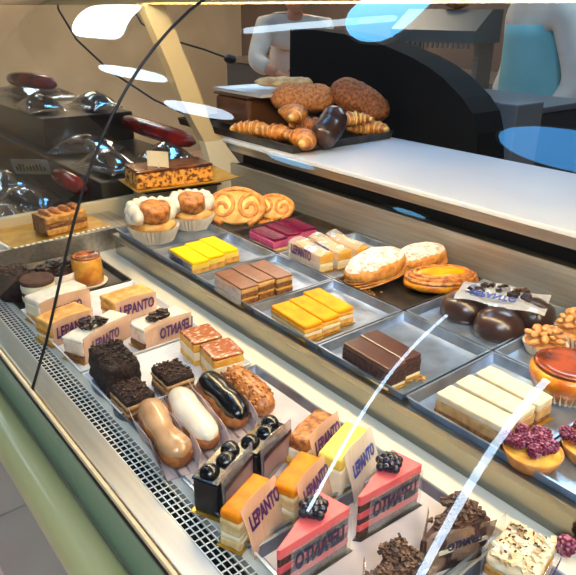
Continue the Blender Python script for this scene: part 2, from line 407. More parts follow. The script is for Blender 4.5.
# raised ledge at the left end and the end frame
b = bx(-1.43, -1.30, .27, .60, 0.001, .050, bev=.001); cpart('end_ledge', b, M_STEEL)
b = bx(-1.455, -1.435, .25, .88, .0, .075, bev=.002); cpart('end_rail', b, M_POST, label='beige rail under end glass')
b = bmesh.new()
pass
post = [(.893, .05), (.982, .045), (.984, .109), (.919, .1895), (.866, .1895), (.885, .12)]
extrude_x(b, post, -1.44, -1.41); cpart('post_bracket', b, M_BRK, label='pale angled bracket')
b = bmesh.new()
extrude_x(b, [(.866, .190), (.919, .190), (.898, .207), (.868, .290), (.838, .367), (.771, .522), (.716, .522), (.781, .370), (.808, .294), (.836, .245)], -1.445, -1.412); cpart('end_post', b, M_POST, label='slanted beige end post')
prof = [(.2021, .0006), (.2170, .034), (.2319, .0675), (.2447, .102), (.2575, .1366), (.2702, .1714), (.283, .2061), (.2967, .2405), (.3115, .2744), (.3277, .3075), (.3454, .3397), (.3650, .3706), (.3864, .4003), (.4098, .4282), (.4353, .4545), (.4628, .4785), (.4924, .5004), (.524, .519), (.5569, .5362)]
b = bmesh.new(); extrude_x(b, [(.255, .02)] + [p for p in prof if p[1] > .05][:-1] + [(.70, .53), (.86, .36), (.9, .09), (.9, .03)], -1.4475, -1.4445); cpart('end_glass', b, M_GLASS)
# curved front glass in two panels
def arc(a):
    return ((((-1.089616 * a + 2.135317) * a - .813277) * a + .45339) * a + .202069, (((-.031405 * a - .685938) * a + .350358) * a + .886244) * a + .000591)
fine = [arc(.655 * i / 80) for i in range(81)]
def glass_panel(x0, x1):
    b = bmesh.new()
    inner = []
    for i, (y, z) in enumerate(fine):
        a = fine[max(i - 1, 0)]; c = fine[min(i + 1, len(fine) - 1)]
        t = Vector((c[0] - a[0], c[1] - a[1])).normalized()
        inner.append((y + t.y * .004, z - t.x * .004))
    extrude_x(b, fine + inner[::-1], x0, x1)
    o = cpart('curved_glass_panel', b, M_GLASS)
    for p in o.data.polygons: p.use_smooth = len(p.vertices) == 4 and abs(p.normal.x) < .5
    return o
glass_panel(X0, -.8275); glass_panel(-.8245, .6)
b = bmesh.new(); sweep(b, [(-.826, y - .0005, z) for y, z in prof], .0022, 8); cpart('glass_seam', b, M_SEAL, True, 'thin black joint between glass panels')
b = bmesh.new(); extrude_x(b, [(.575, .512), (.582, .512), (.582, .566), (.73, .566), (.73, .512), (.737, .512), (.737, .573), (.575, .573)], X0, X1); cpart('canopy', b, mat('canopy_cream', (214, 190, 128), rough=.4))
LED = mat('case_lamp_light', (255, 238, 206), emit=46.)
b = bmesh.new(); extrude_x(b, [(.655 + .013 * math.cos(2 * PI * k / 14), .545 + .013 * math.sin(2 * PI * k / 14)) for k in range(14)], -1.4, .5); cpart('case_lamp_tube', b, LED, True)

# ------------------------------------------------------------------ trays
def tray(label, x0, x1, y0, y1, z, m=M_TRAY, lip=.014, liner=None, grp=None, name='metal_tray'):
    cx, cy = (x0 + x1) / 2, (y0 + y1) / 2; a, c = (x1 - x0) / 2, (y1 - y0) / 2
    t = thing(name, label, 'tray', (cx, cy, z), 0, grp)
    b = bmesh.new()
    def ring(k, zz): return [b.verts.new(p) for p in ((-a + k, -c + k, zz), (a - k, -c + k, zz), (a - k, c - k, zz), (-a + k, c - k, zz))]
    rings = [ring(.006, 0.), ring(.0015, lip - .001), ring(0, lip), ring(.003, lip), ring(.0042, lip - .002), ring(.0085, .0016)]
    for A, B in zip(rings[:-1], rings[1:]):
        for k in range(4): b.faces.new((A[k], A[(k + 1) % 4], B[(k + 1) % 4], B[k]))
    b.faces.new(rings[0][::-1]); b.faces.new(rings[-1])
    link('tray_body', b, m, t)
    if liner:
        b = bmesh.new(); box(b, -a + .010, a - .010, -c + .010, c - .010, .0018, .0026); link('paper_liner', b, liner, t)
    return t
UZ = .0475
US = [-1.262, -1.092, -.925, -.760, -.594, -.428, -.263, -.098]
front = ['aluminium tray under the two cream puffs', 'aluminium tray under the three lemon yellow bars', 'aluminium tray under the three milk chocolate bars', 'aluminium tray under the three orange glazed bars', 'aluminium tray under the two dark brown bars', 'aluminium tray under the three white bars', 'aluminium tray under the raspberry tarts']
for i, lb in enumerate(front):
    tray(lb, US[i] + .0015, US[i + 1] - .0015, .537, .722, UZ, grp='front row of upper trays')
back = [('dark tray under the palmier biscuits', M_DTRAY), ('dark tray under the purple berry bars', M_DTRAY), ('pale blue tray under the wrapped yellow bars', M_TRAY), ('dark tray under the sugared puff pastries', M_DTRAY), ('aluminium tray under the dark chocolate domes', M_TRAY), ('aluminium tray under the almond tarts and flan', M_TRAY), ('empty aluminium tray at far right of the back row', M_TRAY)]
for i, (lb, m) in enumerate(back):
    tray(lb, US[i] + .0015, US[i + 1] - .0015, .7255, .938, UZ, m, grp='back row of upper trays')
FZ = .0005
for lb, a, c, m, ln in (('front tray under the flan and chocolate cups, furthest left', -1.295, -1.085, M_DTRAY, None),
                        ('front tray under the wrapped puff pastry slices', -1.08, -.812, M_WTRAY, M_PAPER),
                        ('narrow white front tray under brownies and custard squares', -.806, -.678, M_WTRAY, M_PAPER),
                        ('wide front tray under eclairs and wrapped slices', -.672, -.390, M_TRAY, M_GPAPER),
                        ('front tray under the pink wedges', -.386, -.243, M_TRAY, M_GPAPER),
                        ('front tray under the white flaked slice, nearest right', -.239, -.06, M_TRAY, None)):
    tray(lb, a, c, .2685, .486, FZ, m, .012, ln, 'front row of trays on the deck')
FB = FZ + .0032        # base of what stands in the front trays
UB = UZ + .0022        # base of what stands in the upper trays

# ------------------------------------------------------------------ layered bars
def layered(t, lx, ly, layers, seed=0, taper=0., wav=.0006):
    """layers: (part name, material, z0, z1, bevel, noise)"""
    for k, (nm, m, z0, z1, bev, nz) in enumerate(layers):
        b = bmesh.new(); g = random.Random(seed * 31 + k).uniform(-wav, wav)
        box(b, -lx / 2 - g, lx / 2 + g, -ly / 2 - g, ly / 2 + g, z0, z1, bev, 0)
        if nz:
            bmesh.ops.subdivide_edges(b, edges=[e for e in b.edges if e.calc_length() > .006], cuts=5, use_grid_fill=True)
            rough_up(b, nz, 120, seed + k)
        link(nm, b, m, t, nz > 0)
def bars(proto_layers, name, cat, grp, items, lx, ly, board=True):
    for k, (lb, x, y, rz) in enumerate(items):
        t = thing(name, lb, cat, (x, y, UB), rz, grp)
        if board:
            b = bmesh.new(); box(b, -lx / 2 - .004, lx / 2 + .004, -ly / 2 - .001, ly / 2 + .001, 0, .0012); link('gold_board', b, M_GOLD, t)
        layered(t, lx, ly, proto_layers, k + len(lb))
        yield t
L_LEM = [('sponge_base', M_SPONGE, .0012, .012, .001, .0009), ('lemon_cream', M_PALEYEL, .012, .021, .0008, .0004), ('lemon_glaze', M_YELLOW, .021, .0275, .0022, 0)]
for k, t in enumerate(bars(L_LEM, 'lemon_bar', 'cake bar', 'lemon yellow bars', [('bright yellow glazed bar nearest the shelf edge', -.992, .563, -.05), ('bright yellow glazed bar, middle of its three', -.999, .601, -.05), ('bright yellow glazed bar, furthest back of its three', -1.006, .639, -.04)], .094, .036)):
    if k == 0:
        b = bmesh.new(); box(b, -.047, .047, -.0198, -.0192, .002, .024); f = link('film_strip', b, M_GREYF, t)
        M = Matrix.Translation((-.012, -.0201, .013)) @ Matrix.Rotation(R(90), 4, 'X'); lettering(f, M, .05, M_INKD)
L_CH = [('nut_sponge_base', M_NUTSPONGE, .0012, .011, .001, .0010), ('cream_layer', M_CUSTARD, .011, .0145, .0006, .0005), ('sponge_middle', M_NUTSPONGE, .0145, .024, .0008, .0010), ('cream_top', M_PUFFP, .024, .031, .0008, .0005), ('chocolate_glaze', M_CHOC, .031, .0345, .0014, 0)]
for k, t in enumerate(bars(L_CH, 'chocolate_bar', 'cake bar', 'milk chocolate bars', [('milk chocolate topped bar nearest the shelf edge', -.824, .556, -.04), ('milk chocolate topped bar, middle of its three', -.829, .593, -.02), ('milk chocolate topped bar, furthest back of its three', -.823, .629, -.04)], .086, .0335)):
    if k == 0:
        b = bmesh.new(); box(b, -.043, .043, -.0186, -.018, .002, .031); link('film_strip', b, M_GREYF, t)
L_OR = [('sponge_base', M_SPONGE, .0012, .009, .001, .0009), ('cream_layer', M_CREAMF, .009, .014, .0008, .0005), ('sponge_middle', M_CUSTARD, .014, .020, .0008, .0006), ('yolk_glaze', M_ORANGE, .020, .0275, .0025, 0)]
for t in bars(L_OR, 'orange_bar', 'cake bar', 'orange glazed bars', [('orange yellow glazed bar nearest the shelf edge', -.668, .560, -.07), ('orange yellow glazed bar, middle of its three', -.669, .5965, -.06), ('orange yellow glazed bar, furthest back of its three', -.677, .633, -.08)], .09, .034): pass
L_BR = [('pale_base', M_CREAMF, .0012, .006, .001, .0005), ('chocolate_sponge', M_CHOCSP, .006, .026, .0008, .0007), ('brown_glaze', M_BROWN, .026, .0335, .0018, 0)]
for t in bars(L_BR, 'brown_bar', 'cake bar', 'dark brown bars', [('dark brown glazed bar nearest the shelf edge', -.502, .558, -.04), ('dark brown glazed bar behind its twin', -.505, .592, -.05)], .088, .0325): pass
L_WH = [('sponge_base', M_NUTSPONGE, .0012, .008, .001, .0007), ('cream_body', M_TAN, .008, .020, .0008, .0005), ('white_cream_top', mat('ivory_cream_top', (228, 214, 182), (218, 200, 164), 70, .6, 0, .4, 90), .020, .0305, .002, .0009)]
for t in bars(L_WH, 'white_bar', 'cake bar', 'white cream bars', [('white cream topped bar nearest the shelf edge', -.345, .566, .03), ('white cream topped bar, middle of its three', -.345, .603, .0), ('white cream topped bar, furthest back of its three', -.343, .640, -.03)], .092, .031): pass
L_PU = [('sponge_base', M_PALESPONGE, .0012, .007, .001, .0006), ('pink_mousse', M_PINKM, .007, .022, .0008, .0005), ('berry_jelly', M_PURPLE, .022, .0275, .0016, 0)]
for t in bars(L_PU, 'berry_bar', 'cake bar', 'purple berry bars', [('purple jelly topped pink bar nearest the customer', -.999, .758, -.02), ('purple jelly topped pink bar, middle of its three', -1.006, .802, -.05), ('purple jelly topped pink bar, furthest back', -1.010, .847, -.05)], .088, .037): pass
L_LY = [('sponge_base', M_PALESPONGE, .0012, .010, .001, .0008), ('cream_layer', M_CREAMF, .010, .017, .0008, .0005), ('sponge_top', M_CUSTARD, .017, .034, .0015, .0007)]
for k, t in enumerate(bars(L_LY, 'wrapped_yellow_bar', 'cake bar', 'film wrapped yellow bars', [('film wrapped yellow cake bar nearest the customer', -.862, .757, -.04), ('film wrapped yellow cake bar, middle of its three', -.853, .798, -.1), ('film wrapped yellow cake bar, furthest back', -.845, .838, -.1)], .098, .033)):
    b = bmesh.new(); rows = []
    for zz, yy in ((.004, -.0185), (.022, -.0186), (.037, -.0175), (.041, -.006), (.043, .006)):
        rows.append([(-.050 + .1 * u, yy + .001 * math.sin(u * 9), zz + .003 * math.sin(u * 5 + k)) for u in [i / 8 for i in range(9)]])
    sheet(b, rows); f = link('film_wrapper', b, film_mat('thin_frosted_film', (250, 236, 220), .26, .10), t)
    if k < 2:
        lettering(f, Matrix.Translation((-.006, -.0196, .026)) @ Matrix.Rotation(R(90), 4, 'X'), .062, M_INK if k == 0 else M_INKB)

# ------------------------------------------------------------------ front tray cakes
def slice_thing(name, label, cat, x, y, rz, grp, w, ln, layers, z=FB):
    """long side along local y, customer sees the +x face and the -y face"""
    t = thing(name, label, cat, (x, y, z), rz, grp)
    b = bmesh.new(); box(b, -w / 2 - .003, w / 2 + .003, -ln / 2 - .003, ln / 2 + .003, 0, .001); link('card_base', b, M_GOLD, t)
    layered(t, w, ln, layers, len(label))
    return t
def wrapper(t, w, ln, h, m, ink, mirror=False, tx=None, tz=.5, tw=.8, top=.008, lean=.004, roll=0., y0=-.5, y1=.5, both=False, foot=0.):
    """standing film along the +x face with printing"""
    b = bmesh.new(); rows = []
    for k in range(5):
        z = .001 + (h + top) * k / 4
        xx = w / 2 + .0022 + foot * (1 - k / 4) + lean * k / 4
        rows.append([(xx + .0012 * math.sin(u * 7 + k), ln * (y0 + (y1 - y0) * u), z + (.004 * math.sin(u * 4) if k == 4 else 0)) for u in [i / 8 for i in range(9)]])
    sheet(b, rows)
    if both:
        sheet(b, [[(-w / 2 - .0022 - .003 * (k / 4) ** 2 + .001 * math.sin(u * 6), ln * (y0 + (y1 - y0) * u), .001 + (h + top) * k / 4) for u in [i / 8 for i in range(9)]] for k in range(5)])
    f = link('film_wrapper', b, m, t)
    if ink:
        lean_a = math.atan2(lean - foot, h + top)
        lettering(f, side_frame(w / 2 + .0046 + foot * (1 - tz) + lean * tz, (tx or 0.) * ln, tz * (h + top), lean_a, roll=roll), ln * tw, ink, mirror)
    return f
# orange topped slices
L_ORS = [('sponge_base', M_PALESPONGE, .001, .011, .002, .0012), ('custard_layer', M_CREAMF, .011, .018, .002, .0006), ('sponge_middle', M_PALESPONGE, .018, .034, .002, .001), ('yolk_top', M_AMBER, .034, .046, .003, .0004)]
a = R(22)
t = slice_thing('orange_slice', 'amber glazed slice in printed film nearest the grille', 'cake slice', -.418, .288, a, 'amber glazed slices', .024, .064, L_ORS)
wrapper(t, .024, .066, .046, M_PEACH, M_INK, tz=.68, tw=.84, top=.008, lean=.001, foot=.016)
t = slice_thing('orange_slice', 'amber glazed slice in printed film behind the first pink wedge', 'cake slice', -.414, .352, a, 'amber glazed slices', .028, .064, L_ORS)
wrapper(t, .028, .066, .046, M_PEACH, M_INK, tz=.68, tw=.84, top=.008, lean=.001, foot=.014)
L_YS = [('white_base', M_CREAMF, .001, .036, .003, .0012), ('yellow_top', M_PALEYEL, .036, .052, .003, .0003)]
t = slice_thing('yellow_slice', 'pale yellow slice in clear printed film on front tray', 'cake slice', -.415, .421, R(20), None, .030, .070, L_YS)
wrapper(t, .030, .070, .05, M_FROST, M_INKB, tz=.6, tw=.76, top=.008, lean=.001, foot=.016)
L_PL = [('puff_base', M_PUFFP, .001, .010, .0015, .0012), ('cream_layer', M_CREAMF, .010, .022, .002, .0007), ('puff_top', M_NUTTY, .022, .040, .003, .0018)]
t = slice_thing('almond_puff_slice', 'crisp golden puff slice in printed film before the deck', 'cake slice', -.472, .423, R(18), None, .028, .068, L_PL)
wrapper(t, .028, .068, .040, M_PEACH, M_INK, tz=.62, tw=.84, top=.008, lean=.001, foot=.010)
# black berry slices in dark film
L_BK = [('black_body', mat('black_cake_body', (20, 20, 26), (30, 28, 32), 60, .3, 0, .2, 60, coat=.3), .001, .043, .002, .0004), ('dark_jelly_top', M_BLKGL, .043, .046, .001, 0)]
for lb, x, y, rz in (('black slice with dark cherries, wrapped in film, nearest the grille', -.474, .294, R(25)), ('black slice with dark cherries, wrapped in film, behind its twin', -.487, .358, R(20))):
    t = slice_thing('black_cherry_slice', lb, 'cake slice', x, y, rz, 'black cherry slices', .031, .066, L_BK)
    for q, (cx, cy) in enumerate(((-.002, -.019), (.003, .006), (-.003, .024))):
        b = bmesh.new(); blob(b, (cx, cy, .0455), (.0112, .0112, .0095), .0010, 120, q); link('cherry', b, M_BLKGL, t, True)
    f = wrapper(t, .031, .066, .046, M_GREYF, None, top=.012, lean=.004, foot=.004)
    b = bmesh.new(); box(b, .0235, .024, -.030, .028, .012, .046); link('printed_lines', b, M_LINEF, f)
# pink wedges, tip towards the customer
def wedge(name, label, x, y, rz, ln, wd, layers, grp, m_side=None):
    t = thing(name, label, 'cake slice', (x, y, FB), rz, grp)
    tri = lambda g: [(wd * .5 + g, ln * .5 + g), (-wd * .5 - g, ln * .40 + g), (wd * .44, -ln * .5 - g), (wd * .5 + g, -ln * .48)]
    b = bmesh.new(); prism(b, tri(.004), 0, .001); link('card_base', b, M_DTRAY, t)
    for k, (nm, m, z0, z1, g) in enumerate(layers):
        b = bmesh.new(); prism(b, tri(g)[::-1], z0, z1, .0008)
        link(nm, b, m, t)
    return t
LW = [('sponge_base', M_CHOCSP, .001, .010, 0), ('pink_filling', M_PINKD, .010, .018, .0004), ('sponge_middle', M_CHOCSP, .018, .026, 0), ('pink_filling', M_PINKD, .026, .034, .0004), ('sponge_top', M_CHOCSP, .034, .044, 0), ('pink_glaze', M_PINK, .044, .056, .0006)]
for lb, x, y, rz in (('pink glazed chocolate wedge nearest the grille, berry on top', -.349, .305, R(0)), ('pink glazed chocolate wedge behind its twin, berry on top', -.350, .411, R(-3))):
    t = wedge('pink_cake_wedge', lb, x, y, rz, .088, .036, LW, 'pink cake wedges')
    b = bmesh.new()
    rd = random.Random(3)
    for k in range(16):
        a = k * 2.4; r = .0085 * math.sqrt((k + .5) / 16)
        blob(b, (r * math.cos(a), r * math.sin(a), .0035 + .005 * (1 - (r / .0085) ** 2)), (.0034, .0034, .0034), sub=2)
    blob(b, (0, 0, .003), (.008, .008, .005), sub=2)
    bmesh.ops.scale(b, verts=b.verts, vec=(1.45, 1.45, 1.45)); bmesh.ops.translate(b, verts=b.verts, vec=(.002, .012, .056)); link('blackberry', b, M_BBERRY, t, True)
    b = bmesh.new(); sheet(b, [[(.0195 + .001 * math.sin(u * 8), -.030 + .076 * u, .001 + .048 * k / 3) for u in [i / 8 for i in range(9)]] for k in range(4)])
    f = link('film_wrapper', b, M_FILM, t)
    lettering(f, side_frame(.0215, .004, .032, 0), .062, M_INKD, True, tall=1.6)
# chocolate flake wedges in brown paper
LC = [('sponge_base', M_CHOCSP, .001, .016, 0), ('cream_layer', M_CREAMF, .016, .022, .0004), ('sponge_top', M_CHOCSP, .022, .043, 0)]
for lb, x, y, rz, s in (('chocolate flake wedge in film right of the pink wedges', -.275, .425, R(-16), 4), ('chocolate flake wedge at the bottom edge, before the pink wedges', -.270, .331, R(-8), 8)):
    t = wedge('flake_cake_wedge', lb, x, y, rz, .080, .042, LC, 'chocolate flake wedges')
    b = bmesh.new(); rd = random.Random(s)
    shards(b, 190, (.002, .018, -.020, .036), .0435, .0042, s, .006); shards(b, 110, (-.016, .004, .006, .034), .0435, .0042, s + 1, .006)
    o = link('chocolate_flakes', b, mat('chocolate_flakes', (98, 68, 52), (62, 40, 32), 90, .5, 0, .3, 90), t, kind='stuff')
    b = bmesh.new(); sheet(b, [[(.0225 + .003 * math.sin(u * 11 + k), -.036 + .080 * u, .001 + .044 * k / 3 + .004 * math.sin(u * 6) * (k == 3)) for u in [i / 8 for i in range(9)]] for k in range(4)])
    sheet(b, [[(.022 - .040 * u, -.039 - .002 * math.sin(u * 6) + .032 * u * 1.0, .001 + .040 * k / 3) for u in [i / 6 for i in range(7)]] for k in range(4)])
    f = link('film_wrapper', b, M_BFILM, t)
    lettering(f, side_frame(.0275, .006, .031, 0), .040, M_INKD, True, tall=1.2)
# white flaked slice at bottom right
t = slice_thing('white_flake_slice', 'slice topped with white flakes in printed film, bottom right', 'cake slice', -.203, .447, R(12), None, .045, .058, [('pink_base', mat('pale_pink_cream', (226, 194, 196), (214, 176, 182), 60, .6, 0, .2, 90), .001, .022, .002, .0006), ('sponge', M_SPONGE, .022, .032, .002, .0008), ('cream_top', M_FLAKE, .032, .042, .004, .002)])
b = bmesh.new(); shards(b, 110, (-.02, .02, -.026, .026), .0425, .007, 11, .006); link('white_flakes', b, M_FLAKE, t, kind='stuff')
b = bmesh.new(); shards(b, 40, (-.018, .018, -.022, .022), .049, .0024, 12); link('cocoa_crumbs', b, M_CRUMBB, t, kind='stuff')
wrapper(t, .045, .058, .044, M_FILM, M_INK, tz=.6, tw=.8, top=.004, both=True)
# raspberry
def raspberry_mesh():
    b = bmesh.new()
    for ring in range(6):
        ph = -1.2 + ring * .5; n = max(4, int(11 * math.cos(ph)))
        for k in range(n):
            a = 2 * PI * (k + .5 * ring) / n
            blob(b, (.0085 * math.cos(ph) * math.cos(a), .0085 * math.cos(ph) * math.sin(a), .0095 * math.sin(ph)), (.0028, .0028, .0028), sub=1)
    blob(b, (0, 0, 0), (.0085, .0085, .0095), sub=2)
    bmesh.ops.translate(b, verts=b.verts, vec=(0, 0, .0118)); return b
rsp = link('raspberry', raspberry_mesh(), M_RASP, None, True); tag(rsp, 'single sugared raspberry lying on the white deck', 'raspberry'); rsp.location = (-.194, .520, D)
RASP_ME = rsp.data

# wrapped puff slices on the second tray
L_PS = [('puff_base', M_PUFFP, .001, .009, .0015, .0012), ('cream_layer', M_CREAMF, .009, .014, .0015, .0006), ('puff_middle', M_PUFF, .014, .022, .0015, .0012), ('custard_layer', M_CUSTARD, .022, .030, .0015, .0006), ('puff_top', M_PUFFP, .030, .041, .003, .0012)]
t = slice_thing('puff_slice', 'golden puff pastry slice in printed film, left of the seam', 'cake slice', -.957, .302, R(14), 'film wrapped puff slices', .044, .078, L_PS)
wrapper(t, .044, .078, .041, M_PEACH, M_INK, tz=.55, tw=.86, top=.000)
t = slice_thing('puff_slice', 'golden puff pastry slice in printed film beside the flan', 'cake slice', -.966, .420, R(6), 'film wrapped puff slices', .046, .082, L_PS)
wrapper(t, .048, .082, .041, M_PEACH, M_INK, tz=.55, tw=.84, top=.000)
L_W1 = [('puff_base', M_PUFFP, .001, .014, .0015, .0012), ('cream_layer', M_CREAMF, .014, .034, .002, .0009), ('white_icing', M_WHITE, .034, .046, .004, .0006)]
t = slice_thing('iced_slice', 'white iced slice in printed film beside the chocolate cups', 'cake slice', -1.040, .322, R(12), None, .046, .098, L_W1)
wrapper(t, .046, .098, .040, M_PEACH, M_INK, tz=.45, tw=.6, top=.004)
for lb, x, y, rz, mir, ln, s in (('cream slice with chocolate curls in long printed film, centre of tray', -.884, .328, R(24), False, .108, 21), ('cream slice with chocolate curls in printed film, nearest the step', -.846, .420, R(8), True, .092, 22)):
    t = slice_thing('cream_curl_slice', lb, 'cake slice', x, y, rz, 'cream slices with chocolate curls', .040, ln, [('sponge_base', M_NUTSPONGE, .001, .012, .002, .001), ('cream_body', mat('stracciatella_cream', (232, 206, 180), (180, 138, 110), 70, .7, 0, .3, 90, lo=.5, hi=.75), .012, .034, .003, .0014), ('cream_top', M_WHITE, .034, .039, .0025, .0014)])
    wrapper(t, .040, ln, .039, M_PEACH, M_INK, mir, tx=(-.08 if not mir else .14), tz=.55, tw=.56 if not mir else .72, top=.004, lean=.003)
    b = bmesh.new(); shards(b, 34, (-.012, .012, -.022, .012), .041, .009, s, .008); link('chocolate_curls', b, M_DARK, t, kind='stuff')

# brownies
def crumb_top(bm, lx, ly, z, n, size, seed): shards(bm, n, (-lx / 2 + .002, lx / 2 - .002, -ly / 2 + .002, ly / 2 - .002), z, size, seed, .003)
t = thing('chocolate_cake_block', 'tall dark crumbly chocolate cake block beside the grille', 'cake', (-.762, .302, FB), R(-4), None)
b = bmesh.new(); prism(b, [(.046 * math.cos(2 * PI * k / 24), .034 * math.sin(2 * PI * k / 24)) for k in range(24)], 0, .001); link('foil_base', b, M_TRAY, t)
b = bmesh.new(); box(b, -.038, .038, -.025, .025, .001, .050, .005, 0); bmesh.ops.subdivide_edges(b, edges=[e for e in b.edges if e.calc_length() > .008], cuts=7, use_grid_fill=True); rough_up(b, .004, 110, 2); link('cake_body', b, M_CRUMB, t, True)
b = bmesh.new(); crumb_top(b, .072, .046, .050, 110, .006, 5); link('chocolate_crumbs', b, M_CRUMB, t, kind='stuff')
for lb, x, y, rz in (('chocolate crumb square beside the coffee eclair', -.688, .293, R(0)), ('chocolate crumb square in front of the custard squares', -.700, .360, R(-2))):
    t = thing('crumb_square', lb, 'cake square', (x, y, FB), rz, 'chocolate crumb squares')
    b = bmesh.new(); prism(b, [(.032 * math.cos(2 * PI * k / 24), .027 * math.sin(2 * PI * k / 24)) for k in range(24)], 0, .001); link('foil_base', b, M_TRAY, t)
    layered(t, .051, .043, [('sponge_base', M_NUTSPONGE, .001, .009, .001, .001), ('cream_layer', M_TAN, .009, .014, .001, .0006), ('sponge_middle', M_NUTSPONGE, .014, .019, .001, .001), ('cream_top', M_TAN, .019, .023, .001, .0006), ('chocolate_top', M_CRUMB, .023, .031, .002, .0016)], len(lb))
    b = bmesh.new(); crumb_top(b, .051, .043, .0315, 120, .0042, len(lb)); link('chocolate_crumbs', b, M_CRUMBB, t, kind='stuff')
M_LACE = mat('glazed_sugar_lace', (156, 74, 26), (226, 204, 180), 150, .25, 0, .5, 110, coat=.3, lo=.55, hi=.66, stretch=(1.6, .7, 1))
for lb, x, y, rz in (('caramelised custard square next to the step, upper left', -.757, .443, R(-6)), ('caramelised custard square nearer the eclairs', -.698, .442, R(-8))):
    t = thing('custard_square', lb, 'cake square', (x, y, FB), rz, 'caramelised custard squares')
    b = bmesh.new(); prism(b, [(.031 * math.cos(2 * PI * k / 24), .031 * math.sin(2 * PI * k / 24)) for k in range(24)], 0, .001); link('paper_base', b, M_CUP, t)
    layered(t, .052, .050, [('sponge_base', M_CUSTARD, .001, .009, .001, .001), ('cream_layer', M_CREAMF, .009, .023, .0015, .0008), ('sponge_top', M_CUSTARD, .023, .035, .0015, .0008), ('caramel_top', M_LACE, .035, .040, .002, .0006)], len(lb))

# eclairs
def eclair(label, p0, p1, mtop, kind, seed, grp='eclairs in paper wrappers'):
    p0 = Vector(p0); p1 = Vector(p1); d = p1 - p0; ln = d.length
    t = thing('eclair', label, 'eclair', ((p0.x + p1.x) / 2, (p0.y + p1.y) / 2, FB), math.atan2(d.y, d.x), grp)
    n = 22; P = []; Rr = []
    for i in range(n + 1):
        u = i / n; P.append((-ln / 2 + ln * u, .0015 * math.sin(u * 7 + seed), .019))
        e = (1 - abs(2 * u - 1) ** 4) ** .5 if 0 < u < 1 else .12
        w = .0205
        if kind == 'coffee': w = .0195 + .0045 * math.cos(2 * PI * u) * (.6 if u < .5 else 1.)
        Rr.append(max(.003, w * e))
    b = bmesh.new(); sweep(b, P, Rr, 18, .85); rough_up(b, .0012, 90, seed); link('choux_body', b, M_NUTTY if kind == 'nut' else M_CHOUX, t, True)
    if kind != 'nut':
        b = bmesh.new()
        sweep(b, [(x * .97, y + (.003 if kind == 'black' else 0), .0265) for x, y, z in P], [r * (.98 if kind == 'coffee' else .92 if kind == 'white' else .97) for r in Rr], 18, .70 if kind != 'black' else .82); rough_up(b, .0012, 45, seed + 4); link('glaze', b, mtop, t, True)
    else:
        b = bmesh.new(); rd = random.Random(5)
        for _ in range(70):
            u = rd.uniform(.08, .92); a = rd.uniform(.3, 2.84); k = min(int(u * n), n)
            blob(b, (P[k][0], P[k][1] + Rr[k] * math.cos(a), .019 + Rr[k] * .85 * math.sin(a)), (.0035, .0025, .0022), .0006, 200, rd.random() * 9, 1)
        link('nut_pieces', b, mtop, t, True, kind='stuff')
    b = bmesh.new()
    for s in (-1, 1):
        if kind == 'nut' and s > 0: continue
        sheet(b, [[(-ln * .5 + ln * u, s * (.019 + .006 * k / 3 + .0018 * math.sin(u * 9 + s)), .0008 + (.024 + .004 * math.sin(u * PI)) * k / 3) for u in [i / 10 for i in range(11)]] for k in range(4)])
    sheet(b, [[(-ln * .5 + ln * u, -.019 + .038 * k, .0004) for u in [i / 10 for i in range(11)]] for k in range(2)])
    link('paper_wrapper', b, M_LINER, t)
    return t
M_LINER = mat('striped_wrapper_paper', (206, 188, 184), (116, 78, 76), 40, .45, 0, .2, 60, stretch=(.25, 3, 3), lo=.52, hi=.6)
eclair('coffee glazed eclair with pinched middle beside the grille', (-.660, .297), (-.530, .277), M_COFFEE, 'coffee', 1)
eclair('white glazed eclair between the coffee and black ones', (-.662, .343), (-.535, .319), M_WFOND, 'white', 2)
eclair('black chocolate glazed eclair right of the white one', (-.668, .392), (-.548, .372), M_BLKGL, 'black', 3)
eclair('nut crusted caramel eclair nearest the step', (-.664, .436), (-.550, .418), M_NUTTY, 'nut', 4)

# first tray: cups and flan
t = thing('caramel_flan_cake', 'tall golden caramel flan with burnt top on small plate', 'flan', (-1.143, .420, FB), 0)
b = bmesh.new(); lathe(b, [(0, 0), (.034, 0), (.037, .004), (.033, .003), (0, .003)]); link('plate', b, M_CUP, t, True)
b = bmesh.new(); lathe(b, [(0, .003), (.029, .003), (.0300, .02), (.0285, .052), (.026, .056), (0, .056)]); rough_up(b, .0006, 60); link('flan_body', b, mat('caramel_flan', (232, 166, 62), (186, 104, 30), 34, .3, 0, .15, 60, coat=.4), t, True)
b = bmesh.new(); lathe(b, [(0, .0555), (.027, .0555), (.0272, .0585), (.022, .0585), (.020, .057), (0, .0568)]); link('burnt_top', b, M_BURNT, t, True)
t = thing('chocolate_curl_cup', 'round cup heaped with dark chocolate shavings behind the seam', 'dessert cup', (-1.165, .368, FB), 0)
b = bmesh.new(); lathe(b, [(0, 0), (.034, 0), (.038, .032), (.036, .032), (.033, .004), (0, .004)]); link('cup', b, M_CUP, t, True)
b = bmesh.new(); lathe(b, [(0, .004), (.034, .006), (.0355, .030), (.028, .038), (0, .041)]); link('filling', b, M_DARK, t, True)
b = bmesh.new(); rd = random.Random(2)
for _ in range(130):
    a = rd.uniform(0, 6.28); r = .036 * math.sqrt(rd.random()); shards(b, 1, (r * math.cos(a), r * math.cos(a), r * math.sin(a), r * math.sin(a)), .040 - 4 * r * r, .008, rd.randint(0, 9999), .005)
link('chocolate_shavings', b, M_DARK, t, kind='stuff')
t = thing('layered_mousse_cake', 'small round cake of brown and cream layers, cocoa dusted', 'cake', (-1.106, .312, FB), 0)
